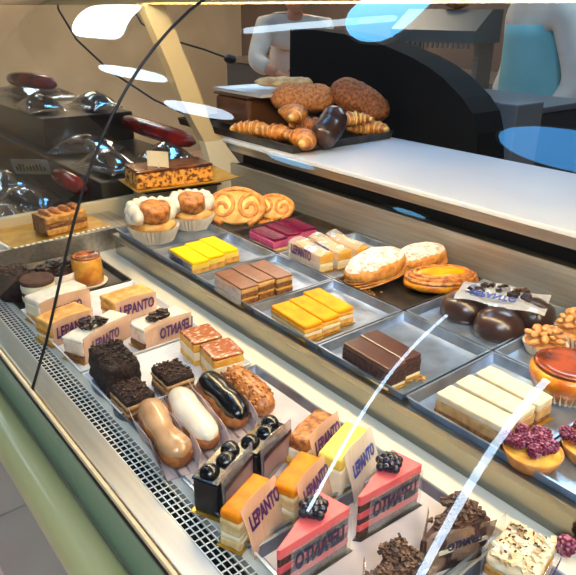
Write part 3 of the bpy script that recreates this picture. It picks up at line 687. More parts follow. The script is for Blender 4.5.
for k, (nm, m, z0, z1) in enumerate((('sponge_base', M_CHOCSP, 0, .010), ('cream_layer', M_CREAMF, .010, .020), ('sponge_middle', M_CHOCSP, .020, .028), ('cream_top', M_CREAMF, .028, .042), ('cocoa_top', mat('cocoa_powder', (96, 66, 50), (72, 48, 36), 90, .9, 0, .3, 150), .042, .050))):
    b = bmesh.new(); lathe(b, [(0, z0), (.029, z0), (.030, (z0 + z1) / 2), (.029, z1), (0, z1)]); link(nm, b, m, t)
t = thing('dark_crumb_cake', 'dark chocolate crumb cake at the left picture edge', 'cake', (-1.165, .287, FB), 0)
b = bmesh.new(); lathe(b, [(0, 0), (.029, 0), (.031, .02), (.029, .046), (.022, .052), (0, .053)]); rough_up(b, .002, 120); link('cake_body', b, M_CRUMB, t, True)
b = bmesh.new(); rd = random.Random(6)
for _ in range(70):
    a = rd.uniform(0, 6.28); r = .028 * math.sqrt(rd.random()); shards(b, 1, (r * math.cos(a), r * math.cos(a), r * math.sin(a), r * math.sin(a)), .052, .006, rd.randint(0, 9999), .005)
link('chocolate_shavings', b, M_CRUMBB, t, kind='stuff')

# cake on the gold board, left end ledge
t = thing('cake_board', 'gold cake board with white scalloped edge on the left ledge', 'cake board', (-1.375, .435, .0505), R(5))
b = bmesh.new(); box(b, -.085, .070, -.115, .110, 0, .003, .001); link('board', b, M_GOLD, t)
b = bmesh.new()
for k in range(18): box(b, .070, .0765, -.112 + k * .0123, -.112 + k * .0123 + .0085, .0, .0032, .0012)
for k in range(12): box(b, -.08 + k * .0123, -.08 + k * .0123 + .0085, -.1215, -.115, .0, .0032, .0012)
link('scalloped_edge', b, M_DOILY, t)
t = thing('nut_cake_piece', 'golden nut cake piece with dark layered end on gold board', 'cake', (-1.352, .452, .0545), R(8))
layered(t, .062, .096, [('sponge_base', M_SPONGE, 0, .014, .002, .0016), ('filling', M_NUTSPONGE, .014, .024, .002, .001), ('nut_top', M_SPONGE, .024, .040, .004, .0026)], 3)
b = bmesh.new()
for k in range(4): blob(b, (-.002, -.034 + .023 * k, .042), (.026, .009, .009), .003, 90, k, 2)
link('caramel_ridges', b, M_NUTTY, t, True)
b = bmesh.new(); box(b, -.029, .029, -.0505, -.0475, .002, .040, .001); link('dark_end', b, M_NUTSPONGE, t)

# caramel cake with white tag on its stand
t = thing('cake_stand', 'low steel box stand under the caramel cake at left', 'stand', (-1.335, .730, .0005), R(-8))
b = bmesh.new(); box(b, -.06, .05, -.085, .09, 0, .115, .003); link('stand_box', b, M_STEEL, t)
b = bmesh.new(); box(b, -.068, .058, -.093, .098, .1152, .1185, .001); link('stand_top', b, M_DTRAY, t)
t = thing('gold_plate', 'curled gold card plate under the caramel nut cake', 'cake board', (-1.335, .730, .1195), R(-8))
b = bmesh.new(); sheet(b, [[(-.085 + .185 * v, -.112 + .252 * u, .002 + .014 * (max(0, v - .72) / .28) ** 2 + .012 * max(0, u - .7) ** 2 * 8) for u in [i / 14 for i in range(15)]] for v in [i / 12 for i in range(13)]], .0012); link('plate', b, M_GOLD, t, True)
t = thing('caramel_nut_cake', 'long caramel nut cake with dark glazed top on gold plate', 'cake', (-1.345, .722, .1222), R(-8))
layered(t, .092, .19, [('nut_sponge', mat('nut_mottled_sponge', (226, 160, 66), (96, 52, 24), 85, .8, 0, .8, 120, lo=.46, hi=.58), 0, .036, .004, .003), ('dark_glaze', mat('dark_caramel_glaze', (116, 58, 26), (66, 32, 16), 40, .25, 0, .3, 80, coat=.5), .036, .043, .003, .0016)], 5)
t = thing('blank_price_tag', 'small cream price card standing on the caramel cake', 'price tag', (-1.322, .683, .1665), R(35))
b = bmesh.new(); sheet(b, [[(-.027 + .054 * u, .003 * math.sin(u * 3), .036 * v) for u in [i / 6 for i in range(7)]] for v in (0, .5, 1)], .001); link('card', b, mat('cream_card', (236, 222, 184), (226, 210, 168), 20, .6), t)
b = bmesh.new(); box(b, -.002, .002, .001, .0025, -.002, .01); link('clip', b, M_BRK, t)

# cream puffs
def cream_puff(label, x, y, s, seed):
    t = thing('cream_puff', label, 'cream puff', (x, y, UB), seed, 'cream puffs in paper cups'); t.scale = (s, s, s)
    b = bmesh.new(); pleat_cup(b, .032, .043, .026); link('paper_cup', b, M_CUP, t)
    b = bmesh.new(); blob(b, (0, 0, .026), (.038, .038, .015), .003, 70, seed); link('choux_base', b, M_PUFFP, t, True)
    b = bmesh.new()
    for k in range(26):
        a = R(70) + k * R(8.2); r = .032 + .004 * (k % 2)
        blob(b, (r * math.cos(a), r * math.sin(a), .043 + .006 * (k % 3)), (.0115, .0115, .0125), .003, 110, k, 2)
    for k in range(6): blob(b, (-.020 + .007 * k, .012 * (k % 2), .042), (.013, .013, .012), .003, 110, k, 2)
    link('whipped_cream', b, M_WHITE, t, True)
    b = bmesh.new(); lathe(b, [(0, .040), (.024, .040), (.0265, .046), (.026, .061), (.023, .066), (.016, .067), (0, .066)], 32); rough_up(b, .003, 60, seed + 2); bmesh.ops.rotate(b, cent=(0, 0, .05), matrix=Matrix.Rotation(R(12), 3, 'Y'), verts=b.verts); bmesh.ops.translate(b, verts=b.verts, vec=(.011, -.007, 0)); link('choux_lid', b, M_BURNTCH, t, True)
M_BURNTCH = mat('deep_baked_choux', (206, 134, 62), (132, 68, 28), 110, .4, 0, .8, 120, coat=.2, lo=.4, hi=.64)
cream_puff('cream puff in paper cup at the left front of the shelf', -1.178, .588, 1.24, .3)
cream_puff('cream puff in paper cup in front of the palmiers', -1.203, .697, 1.16, .0)

# palmiers
def palmier(label, loc, rz, rx, s):
    t = thing('palmier', label, 'palmier biscuit', loc, rz, 'palmier biscuits', rx=rx); t.scale = (s, s, s)
    b = bmesh.new()
    for sgn in (-1, 1):
        P = []; n = 46
        for i in range(n):
            a = i / (n - 1); th = a * 2.15 * 2 * PI * .8; r = .006 + .0235 * a
            P.append((sgn * (.026 - r * math.cos(th)) * 1., -.010 + r * math.sin(th) * 1.15 + .01 * a, .006))
        sweep(b, P, [.0052] * n, 8, 1.05)
    sweep(b, [(.050 * math.cos(a), -.006 + .040 * math.sin(a), .006) for a in [R(-60) + R(300) * i / 40 for i in range(41)]], .0058, 8)
    link('pastry_swirl', b, M_PUFF, t, True)
    b = bmesh.new(); prism(b, [(.047 * math.cos(2 * PI * k / 32), -.004 + .037 * math.sin(2 * PI * k / 32)) for k in range(32)], .002, .008, .002); link('pastry_core', b, M_CROIP, t, True)
palmier('large palmier biscuit leaning nearest the customer', (-1.174, .800, UB + .036), R(48), R(46), 1.2)
palmier('palmier biscuit standing behind the large one', (-1.135, .878, UB + .030), R(45), R(42), .85)
palmier('palmier biscuit lying flat under the other two', (-1.118, .858, UB + .001), R(60), R(0), .7)

# sugared puff pastries, golden oval
def puff(label, x, y, z, rz, s, rx=0., ry=0.):
    t = thing('sugared_puff_pastry', label, 'pastry', (x, y, z), rz, 'sugared puff pastries', rx, ry); t.scale = (s, s, s)
    b = bmesh.new(); blob(b, (0, 0, .034), (.076, .048, .034), .003, 45, s * 9, 4); link('pastry_shell', b, M_PUFF, t, True)
    b = bmesh.new(); blob(b, (0, 0, .0385), (.0735, .0450, .0325), .003, 45, s * 9, 4); link('sugar_coat', b, M_SUGAR, t, True)
    b = bmesh.new()
    for k in range(5): sweep(b, [(.078 * math.cos(a) * (1 - .02 * k), .0445 * math.sin(a) * (1 - .02 * k), .012 + .0045 * k + .002 * math.sin(3 * a + k)) for a in [2 * PI * i / 40 for i in range(41)]], .0024, 6, cap=False)
    link('flaky_layers', b, M_PUFF, t, True)
puff('sugar dusted puff pastry in front of its twin', -.722, .795, UB + .004, R(78), .82, 0, R(-10))
puff('sugar dusted puff pastry behind, next to the golden oval', -.700, .888, UB + .010, R(68), .70, 0, R(-8))
t = thing('golden_oval_pastry', 'golden custard filled oval pastry in front of the steel wall', 'pastry', (-.628, .857, UB), R(62))
b = bmesh.new(); blob(b, (0, 0, .019), (.068, .044, .019), .002, 50, 4, 4); link('pastry_shell', b, M_GOLDP, t, True)
b = bmesh.new(); blob(b, (.002, 0, .030), (.046, .020, .012), .001, 50, 2, 3); link('custard_filling', b, M_ORANGE, t, True)
b = bmesh.new()
for k in range(3): sweep(b, [((.062 - .007 * k) * math.cos(a), (.040 - .006 * k) * math.sin(a), .027 + .0035 * k) for a in [2 * PI * i / 40 for i in range(41)]], .0042, 8, cap=False)
link('rolled_rim', b, M_BURNTCH, t, True)

# dark chocolate domes under printed film
domes = []
for lb, x, y in (('dark chocolate dome at front left of the film', -.537, .805), ('dark chocolate dome at front right of the film', -.466, .795), ('dark chocolate dome behind, at the right under the film', -.456, .868)):
    t = thing('chocolate_dome', lb, 'cake', (x, y, UB), 0, 'dark chocolate domes')
    b = bmesh.new(); lathe(b, [(0, 0), (.036, 0), (.0385, .005), (.038, .014), (.033, .028), (.022, .037), (.01, .040), (0, .0405)], 36); link('glazed_dome', b, mat('satin_dark_chocolate', (58, 38, 34), (48, 30, 28), 20, .3, 0, .05, 60, coat=.35), t, True)
    b = bmesh.new(); lathe(b, [(0, -.0005), (.040, -.0005), (.041, .001), (.0388, .0012), (0, .0005)], 36); link('foil_base', b, M_TRAY, t)
t = thing('printed_film', 'crumpled printed film laid over the chocolate domes', 'film', (-.500, .836, UB + .0415), R(24))
b = bmesh.new(); sheet(b, [[(-.060 + .135 * u, -.042 + .09 * v, .003 * math.sin(u * 9 + v * 4) + .002 * math.sin(v * 11) - .006 * abs(u - .5)) for u in [i / 12 for i in range(13)]] for v in [i / 8 for i in range(9)]]); f = link('film_sheet', b, film_mat('thin_crumpled_film', (236, 236, 236), .36, .14), t)
lettering(t, Matrix.Translation((-.004, -.022, .0065)) @ Matrix.Rotation(R(180), 4, 'Z'), .07, M_INKB, True)
b = bmesh.new(); rd = random.Random(9)
for _ in range(26): shards(b, 1, *( [(lambda x, y: (x, x, y, y))(rd.uniform(-.045, .05), rd.uniform(-.006, .03))]), .0035, .012, rd.randint(0, 9999), .001)
link('chocolate_smears', b, M_DARK, t, kind='stuff')

for lb, x, y, sd in (('scattered pale crumbs beside the dark brown bars', -.450, .600, 3), ('scattered crumbs in front of the sugared puff pastries', -.690, .745, 5)):
    b = bmesh.new(); rd = random.Random(sd)
    for _ in range(24): shards(b, 1, (lambda u, v: (u, u, v, v))(rd.gauss(0, .009), rd.gauss(0, .008)), .0008, .0032, rd.randint(0, 9999), .001)
    o = tag(link('crumbs', b, M_SPONGE), lb, 'crumbs'); o['kind'] = 'stuff'; o.location = (x, y, UB + D + .0006)
# almond tarts, flan and raspberry tarts
ab = bmesh.new(); blob(ab, (0, 0, 0), (.0075, .0055, .0042), .0006, 160, 1, 2)
alm0 = None
def almond_tart(label, x, y, s, n, seed):
    global alm0
    t = thing('almond_tart', label, 'tart', (x, y, UB), 0, 'almond tarts')
    b = bmesh.new(); pleat_cup(b, .026 * s, .034 * s, .018 * s); link('paper_cup', b, M_CUP, t)
    b = bmesh.new(); lathe(b, [(0, .003), (.027 * s, .004), (.033 * s, .017 * s), (0, .021 * s)]); link('tart_base', b, M_SHORT, t, True)
    rd = random.Random(seed)
    for k in range(n):
        a = k * 2.4; r = .030 * s * math.sqrt((k + .3) / n)
        if alm0 is None: alm0 = link('almond', ab, M_ALMOND, t, True); o = alm0
        else: o = alm0.copy(); col.objects.link(o); o.parent = t
        o.location = (r * math.cos(a), r * math.sin(a), .022 * s + .014 * s * (1 - (r / (.032 * s)) ** 2) + rd.uniform(0, .004)); o.rotation_euler = (rd.uniform(-.6, .6), rd.uniform(-.6, .6), rd.uniform(0, 6)); o.scale = (1.05,) * 3
almond_tart('small almond tart beside the chocolate domes', -.392, .800, .9, 16, 1)
almond_tart('larger almond tart behind the small one', -.365, .868, 1.35, 34, 2)
t = thing('caramel_flan_tart', 'round caramel topped custard tart at the right picture edge', 'tart', (-.316, .722, UB), 0)
b = bmesh.new(); pleat_cup(b, .036, .044, .020); link('paper_cup', b, M_CUP, t)
b = bmesh.new(); lathe(b, [(0, .003), (.038, .004), (.047, .022), (.048, .034), (.043, .040), (0, .041)]); link('custard_body', b, M_GOLDP, t, True)
b = bmesh.new(); lathe(b, [(0, .0405), (.041, .0405), (.044, .042), (.041, .0445), (.030, .044), (0, .0432)]); rough_up(b, .0008, 60); link('caramel_top', b, mat('caramel_gloss', (160, 70, 24), (88, 34, 12), 30, .2, 0, .3, 40, coat=.4), t, True)
for lb, x, y, n, sz in (('raspberry tart in front of the flan tart', -.266, .562, 10, .84), ('raspberry tart cut by the right picture edge', -.230, .620, 10, .84)):
    t = thing('raspberry_tart', lb, 'tart', (x, y, UB), 0, 'raspberry tarts'); t.scale = (sz, sz, sz)
    b = bmesh.new(); lathe(b, [(0, 0), (.030, 0), (.038, .020), (.0365, .021), (.034, .014), (0, .012)], 40); link('pastry_shell', b, M_SHORT, t, True)
    b = bmesh.new(); lathe(b, [(0, .0125), (.034, .014), (.0345, .017), (.02, .020), (0, .021)]); link('custard', b, M_CUSTARD, t, True)
    rd = random.Random(n)
    for k in range(n):
        a = k * 2.4 + 1; r = .028 * math.sqrt((k + .4) / n)
        o = bpy.data.objects.new('raspberry', RASP_ME); col.objects.link(o); o.parent = t
        o.location = (r * math.cos(a), r * math.sin(a), .021 + .004 * (1 - r / .028)); o.rotation_euler = (rd.uniform(-.5, .5), rd.uniform(-.5, .5), rd.uniform(0, 6)); o.scale = (.88,) * 3

# ------------------------------------------------------------------ tray of bread on the counter
CZ = .1855
tray('black baking tray of croissants on the white counter', -1.72, -1.172, .962, 1.318, CZ, M_DTRAY, .020)
CB = CZ + .003
def croissant(label, x, y, z, rz, s, rx=0., ry=0., m=None):
    t = thing('croissant', label, 'croissant', (x, y, z), rz, 'croissants on the black tray', rx, ry); t.scale = (s, s, s)
    b = bmesh.new(); P = []; Rr = []; cr = []; n = 66
    for i in range(n + 1):
        u = i / n; a = R(-62) + R(124) * u
        P.append((.058 * math.sin(a) * 1.05, .052 * (math.cos(a) - .75), .0225))
        env = math.sin(PI * (.06 + .88 * u)) ** .75
        f = (u * 7.) % 1.; side = f if u < .5 else 1 - f
        Rr.append(.0265 * env * (.70 + .36 * side)); cr.append(side)
    sweep(b, P, Rr, 14, .88)
    for k, fc in enumerate(b.faces): fc.material_index = 1 if k < 14 * n and cr[k // 14] > .42 else 0
    link('crust', b, [M_CROIP if not m else M_LOAF, m or M_CROI], t, True)
croissant('golden croissant at the left front of the tray', -1.400, 1.005, CB, R(35), .98)
croissant('golden croissant second from left at the front', -1.318, 1.020, CB, R(15), .98)
croissant('golden croissant at the front corner of the pile', -1.200, 1.005, CB, R(-20), 1.1)
croissant('golden croissant on top of the front ones', -1.320, 1.075, CB + .038, R(-25), 1.15)
croissant('pale croissant at the far right of the tray', -1.225, 1.270, CB, R(40), 1.0)
croissant('small croissant behind the dark chocolate one', -1.235, 1.225, CB + .028, R(70), .9)
croissant('dark baked croissant half hidden beside chocolate one', -1.255, 1.085, CB + .02, R(20), .95, m=M_LOAFD)
def loaf(name, label, x, y, z, r, rz, ry, m, seed, bend=0.):
    t = thing(name, label, 'bread', (x, y, z), rz, None, 0, ry)
    b = bmesh.new(); P = []; Rr = []; n = 34
    for i in range(n + 1):
        u = i / n; P.append((r[0] * (2 * u - 1), bend * (1 - (2 * u - 1) ** 2), r[2]))
        Rr.append(max(.004, r[1] * (1 - abs(2 * u - 1) ** 3.2) ** .5))
    sweep(b, P, Rr, 28, r[2] / r[1]); rough_up(b, .006, 24, seed); rough_up(b, .0024, 90, seed)
    link('crust', b, m, t, True)
    return t
loaf('oblong_bread', 'oblong brown loaf lying across the croissants', -1.392, 1.178, CB + .050, (.092, .046, .040), R(46), 0, M_LOAF, 3)
loaf('curved_bread', 'large curved brown loaf at the back of the pile', -1.285, 1.272, CB + .046, (.086, .046, .046), R(56), R(26), M_LOAFD, 5, .014)
t = loaf('chocolate_bread', 'dark chocolate coated bun with sugar in the middle', -1.185, 1.105, CB + .022, (.060, .036, .034), R(115), R(-38), mat('chocolate_crust', (66, 40, 34), (36, 22, 20), 50, .35, 0, .5, 70, coat=.3), 7)
b = bmesh.new(); rd = random.Random(4)
for _ in range(45):
    a = rd.uniform(-1.2, 1.2); u = rd.uniform(-.8, .2)
    blob(b, (.046 * u, -.033 * math.cos(a) * .8, .036 + .034 * math.sin(a) * .9), (.002, .002, .002), sub=1)
link('sugar_grains', b, M_SUGAR, t, kind='stuff')
t = loaf('flat_bread', 'pale floury flat bread on top at the back left', -1.520, 1.210, CZ + .1105, (.085, .045, .014), R(48), 0, M_FLAT, 9)
t = thing('bread_bin', 'brown plastic bin carrying the pale steel tray, left of the breads', 'bin', (-1.575, 1.165, CB), 0)
b = bmesh.new(); box(b, -.085, .085, -.105, .105, 0, .085, .012); link('bin_body', b, mat('brown_plastic', (112, 72, 48), (92, 58, 38), 8, .25, 0, coat=.4), t)
b = bmesh.new(); box(b, -.088, .088, -.108, .108, .0855, .092, .003); link('bin_rim', b, MATS['brown_plastic'], t)
tray('small pale steel tray under the flat bread', -1.67, -1.43, 1.06, 1.30, CZ + .097, M_WTRAY, .010, name='steel_tray')

# ------------------------------------------------------------------ the neighbouring meat compartment, left of the end glass
b = bx(-2.9, -1.47, .27, .94, .001, .012); m = link('meat_shelf', b, M_DTRAY); tag(m, 'dark shelf under packaged meats left of the end glass', 'shelf'); m.location.z = D
b = bx(-2.9, -1.47, .60, .94, .0125, .11, bev=.004); m = link('raised_shelf', b, M_DTRAY); tag(m, 'dark raised step at the back of the meat compartment', 'shelf'); m.location.z = D
b = bx(-2.9, -1.95, .64, .93, .1105, .20, bev=.004); m = link('crate', b, mat('black_crate_plastic', (26, 24, 24), (40, 34, 32), 20, .3, 0, .2, 30, coat=.3)); tag(m, 'black plastic crate under the topmost meat packs', 'crate'); m.location.z = D
M_MEAT = mat('dark_cured_meat', (64, 26, 24), (30, 16, 16), 30, .25, 0, .3, 50, coat=.6)
M_RED = mat('red_sausage_casing', (150, 28, 26), (104, 18, 18), 20, .25, 0, .1, 60, coat=.5)
M_PLAST = film_mat('vacuum_plastic', (120, 118, 122), .10, .30, .10)
def pack(label, x, y, z, rz, s, seed):
    t = thing('meat_package', label, 'meat package', (x, y, z), rz, 'vacuum packed meats')
    b = bmesh.new(); blob(b, (0, 0, .024), (.085 * s, .045 * s, .022), .006, 30, seed, 3); link('cured_meat', b, M_MEAT, t, True)
    b = bmesh.new(); sheet(b, [[((-.115 + .23 * u) * s, (-.07 + .14 * v) * s, .006 + .047 * math.sin(PI * u) ** .7 * math.sin(PI * v) ** .7 + .004 * noise.noise(Vector((u * 9, v * 9, seed)))) for u in [i / 16 for i in range(17)]] for v in [i / 12 for i in range(13)]]); link('plastic_wrap', b, M_PLAST, t, True)
pl = [('vacuum packed dark meat nearest the end glass, front', -1.60, .40, .013, .4, 1.), ('vacuum packed dark meat at the front, second from the end glass', -1.80, .36, .013, .2, 1.), ('vacuum packed dark meat at the front, far left', -2.02, .38, .013, -.2, 1.05),
      ('vacuum packed dark meat lying behind the front row', -1.72, .50, .013, .5, 1.0), ('vacuum packed dark meat behind, further left', -1.96, .51, .013, .1, 1.0), ('vacuum packed dark meat on the raised step by the post', -1.60, .68, .111, .2, 1.0), ('vacuum packed dark meat on the raised step, middle', -1.84, .72, .111, .9, 1.1), ('vacuum packed dark meat on the raised step, far left', -2.14, .70, .201, -.1, 1.1), ('large crinkled plastic pack at the top of the meat pile', -2.50, .80, .201, .2, 1.8), ('dark meat pack lying crosswise beside the red sausage', -1.60, .86, .111, .1, .9), ('dark meat pack on the crate, nearest the post', -2.08, .86, .201, .1, 1.0)]
for k, (lb, x, y, z, rz, s) in enumerate(pl): pack(lb, x, y, z, rz, s * .8, k)
for k, (lb, p) in enumerate((('long red sausage behind the dark meat packs by the post', [(-1.52, .90, .168), (-1.64, .89, .172), (-1.78, .88, .178), (-1.92, .88, .182)]), ('short red sausage in the middle of the meat packs', [(-1.56, .60, .075), (-1.68, .59, .08), (-1.78, .60, .075)]), ('red sausage at the far left of the meat packs', [(-2.14, .76, .275), (-2.28, .73, .28), (-2.44, .70, .275)]))):
    t = thing('red_sausage', lb, 'sausage', p[0], 0, 'red sausages')
    b = bmesh.new(); P = []
    for i in range(len(p) - 1):
        for j in range(5): P.append(Vector(p[i]).lerp(Vector(p[i + 1]), j / 5) - Vector(p[0]))
    P.append(Vector(p[-1]) - Vector(p[0])); n = len(P)
    sweep(b, P, [max(.006, .026 * (1 - abs(2 * i / (n - 1) - 1) ** 4) ** .5) for i in range(n)], 12); link('casing', b, M_RED, t, True)
t = thing('price_card', 'grey price card with dark marks on the meat packs', 'price tag', (-1.80, .545, .078), R(50), None, R(25))
b = bmesh.new(); box(b, -.05, .05, -.001, .001, 0, .05, .0005); link('card', b, mat('grey_card', (120, 112, 104), rough=.5), t)
b = bmesh.new(); rd = random.Random(1)
for k in range(9): box(b, -.042 + k * .0095, -.042 + k * .0095 + .005, -.0022, -.0012, .012, .012 + rd.uniform(.014, .026))
link('dark_marks', b, M_BLACK, t)
# cables hanging in the compartment
for lb, pts in (('thin black cable hanging in front of the left wall', [(-2.0, .75, .56), (-1.98, .74, .50), (-1.92, .76, .42), (-1.80, .80, .34), (-1.66, .86, .27), (-1.52, .93, .22)]),):
    b = bmesh.new(); P = []
    for i in range(len(pts) - 1):
        for j in range(4): P.append(Vector(pts[i]).lerp(Vector(pts[i + 1]), j / 4))
    P.append(Vector(pts[-1])); bmesh.ops.translate(b, verts=b.verts, vec=(0, 0, 0)); sweep(b, P, .003, 8)
    o = link('cable', b, M_SEAL, None, True); o.location.z = D; tag(o, lb, 'cable')
t = thing('hanging_switch', 'small black switch bulb on a cable right of the beige post', 'switch', (-2.15, 1.45, .33), 0)
b = bmesh.new(); blob(b, (0, 0, 0), (.03, .02, .02), .002, 40, 1, 2); link('bulb', b, M_SEAL, t, True)
b = bmesh.new(); sweep(b, [(0, 0, 0), (-.12, -.04, .03), (-.26, -.10, .06), (-.36, -.18, .12), (-.40, -.22, .22)], .004, 8); link('cable', b, M_SEAL, t, True)

# ------------------------------------------------------------------ behind the counter
t = thing('black_machine_cover', 'large matte black rounded cover standing behind the white counter', 'machine cover', (-1.30, 1.42, -D), 0)
outl = [(-.449, 0), (.333, 0), (.333, 1.04), (.321, 1.113), (.30, 1.163), (.263, 1.198), (.192, 1.244), (.14, 1.268), (.082, 1.288), (.0, 1.309), (-.073, 1.325), (-.2, 1.340), (-.313, 1.347), (-.449, 1.349)]
b = bmesh.new(); extrude_x(b, [(-x, z) for x, z in outl], 0, .12)
M = Matrix(((0, -1, 0, 0), (1, 0, 0, 0), (0, 0, 1, 0), (0, 0, 0, 1)))
bmesh.ops.transform(b, matrix=M, verts=b.verts)
bmesh.ops.bevel(b, geom=[e for e in b.edges if len(e.link_faces) == 2 and e.calc_face_angle() > 1.], offset=.012, segments=2, affect='EDGES')
link('cover_shell', b, mat('matte_black', (8, 9, 11), rough=.75, spec=.2), t)
b = bmesh.new(); box(b, -.44, .33, -.004, .0, .30, .31); link('panel_joint', b, M_SEAL, t)
# worktop along the back
t = thing('back_worktop', 'grey worktop cabinet along the back wall', 'cabinet', (-1.9, 3.7, -D), 0)
b = bmesh.new(); box(b, -3.2, 2.0, -.3, .45, 0, .98, .004); link('cabinet_body', b, mat('cabinet_grey', (72, 76, 82), rough=.5), t)
b = bmesh.new(); box(b, -3.22, 2.02, -.32, .46, .981, 1.02, .004); link('worktop_slab', b, mat('worktop_steel', (130, 122, 114), rough=.4, metal=.3), t)
# grey hood with hanging fringe
t = thing('grey_hood', 'grey wedge shaped hood with a fringe of hooks', 'hood', (-2.25, 2.9, .0), R(12))
b = bmesh.new(); extrude_x(b, [(-.12, .36), (.20, .36), (.20, .52), (.06, .52), (-.12, .42)], -.28, .20); link('hood_shell', b, mat('hood_grey', (104, 108, 108), rough=.4, metal=.4), t)
b = bmesh.new()
for k in range(16): box(b, -.26 + k * .028, -.25 + k * .028, -.118, -.11, .335, .36)
link('hook_fringe', b, M_STEEL, t)
b = bmesh.new(); box(b, -.26, -.23, .0, .18, -.88, .36); box(b, .15, .18, .0, .18, -.88, .36); link('stand_leg', b, M_STEEL, t)
t = thing('orange_bread_roll', 'orange brown bread roll on top of the grey hood', 'bread', (-2.28, 2.98, .5215), .3)
b = bmesh.new(); blob(b, (0, 0, .03), (.07, .05, .03), .006, 30, 1, 3); link('crust', b, M_CROI, t, True)
t = thing('blue_cloth', 'folded blue cloth on the dark low cabinet', 'cloth', (-1.46, 1.98, .2405), .2)
b = bmesh.new(); sheet(b, [[(-.07 + .14 * u, -.06 + .12 * v, .012 + .008 * math.sin(u * 8 + v * 3)) for u in [i / 10 for i in range(11)]] for v in [i / 8 for i in range(9)]], .006); link('cloth_fold', b, mat('blue_cloth', (96, 130, 190), rough=.8), t, True)
t = thing('low_cabinet', 'dark low cabinet with a grey top behind the counter', 'cabinet', (-1.36, 1.99, -D), 0)
b = bmesh.new(); box(b, -.20, .30, -.14, .14, 0, 1.12, .004); link('cabinet_body', b, mat('dark_cabinet', (48, 52, 58), rough=.5), t)
b = bmesh.new(); box(b, -.21, .31, -.15, .15, 1.121, 1.14, .003); link('cabinet_top', b, mat('cabinet_top_grey', (92, 96, 102), rough=.4), t)
t = thing('grey_box', 'plain grey box right behind the black cover', 'box', (-1.13, 1.76, -D), 0)
b = bmesh.new(); box(b, -.09, .02, -.08, .08, 0, 1.13, .004); link('box_body', b, mat('box_grey', (84, 90, 96), rough=.5), t)
b = bmesh.new(); box(b, .022, .09, -.07, .07, .9, 1.16, .004); link('side_box', b, mat('box_grey_light', (104, 110, 116), rough=.5), t)
# small clutter on the far worktop
rd = random.Random(8)
for k, (lb, x, c, h) in enumerate((('white box on the far worktop', -4.05, (206, 200, 190), .16), ('pale jar on the far worktop beside the white box', -4.28, (176, 150, 130), .12), ('brown tub at the left end of the far worktop', -4.5, (128, 96, 78), .10))):
    t = thing('storage_tub', lb, 'container', (x, 3.55, .1205), rd.uniform(-.3, .3))
    b = bmesh.new(); box(b, -.07, .07, -.06, .06, 0, h, .01); link('tub_body', b, mat('tub_%d' % k, c, rough=.5), t)
    b = bmesh.new(); box(b, -.074, .074, -.064, .064, h + .0005, h + .018, .004); link('lid', b, M_BRK, t)

# ------------------------------------------------------------------ people behind the counter
def skin_mesh(joints, edges, root=0, sub=2):
    me = bpy.data.meshes.new('s'); me.from_pydata([j[0] for j in joints], edges, [])
    o = bpy.data.objects.new('s', me); col.objects.link(o)
    md = o.modifiers.new('k', 'SKIN'); md.use_smooth_shade = True
    sv = me.skin_vertices[0].data
    for i, j in enumerate(joints):
        r = j[1]; sv[i].radius = r if isinstance(r, tuple) else (r, r); sv[i].use_root = (i == root)
    s = o.modifiers.new('u', 'SUBSURF'); s.levels = sub; s.render_levels = sub
    dg = bpy.context.evaluated_depsgraph_get()
    out = bpy.data.meshes.new_from_object(o.evaluated_get(dg))
    bpy.data.objects.remove(o); bpy.data.meshes.remove(me)
    for p in out.polygons: p.use_smooth = True
    return out
def mesh_part(name, me, m, parent):
    me.materials.clear(); me.materials.append(m)
    o = bpy.data.objects.new(name, me); col.objects.link(o); o.parent = parent; return o
M_SKIN = mat('skin', (206, 148, 120), (198, 138, 110), 12, .5, sss=.1)
M_HAIR = mat('dark_hair', (38, 28, 24), (24, 18, 16), 60, .5, 0, .5, 120)
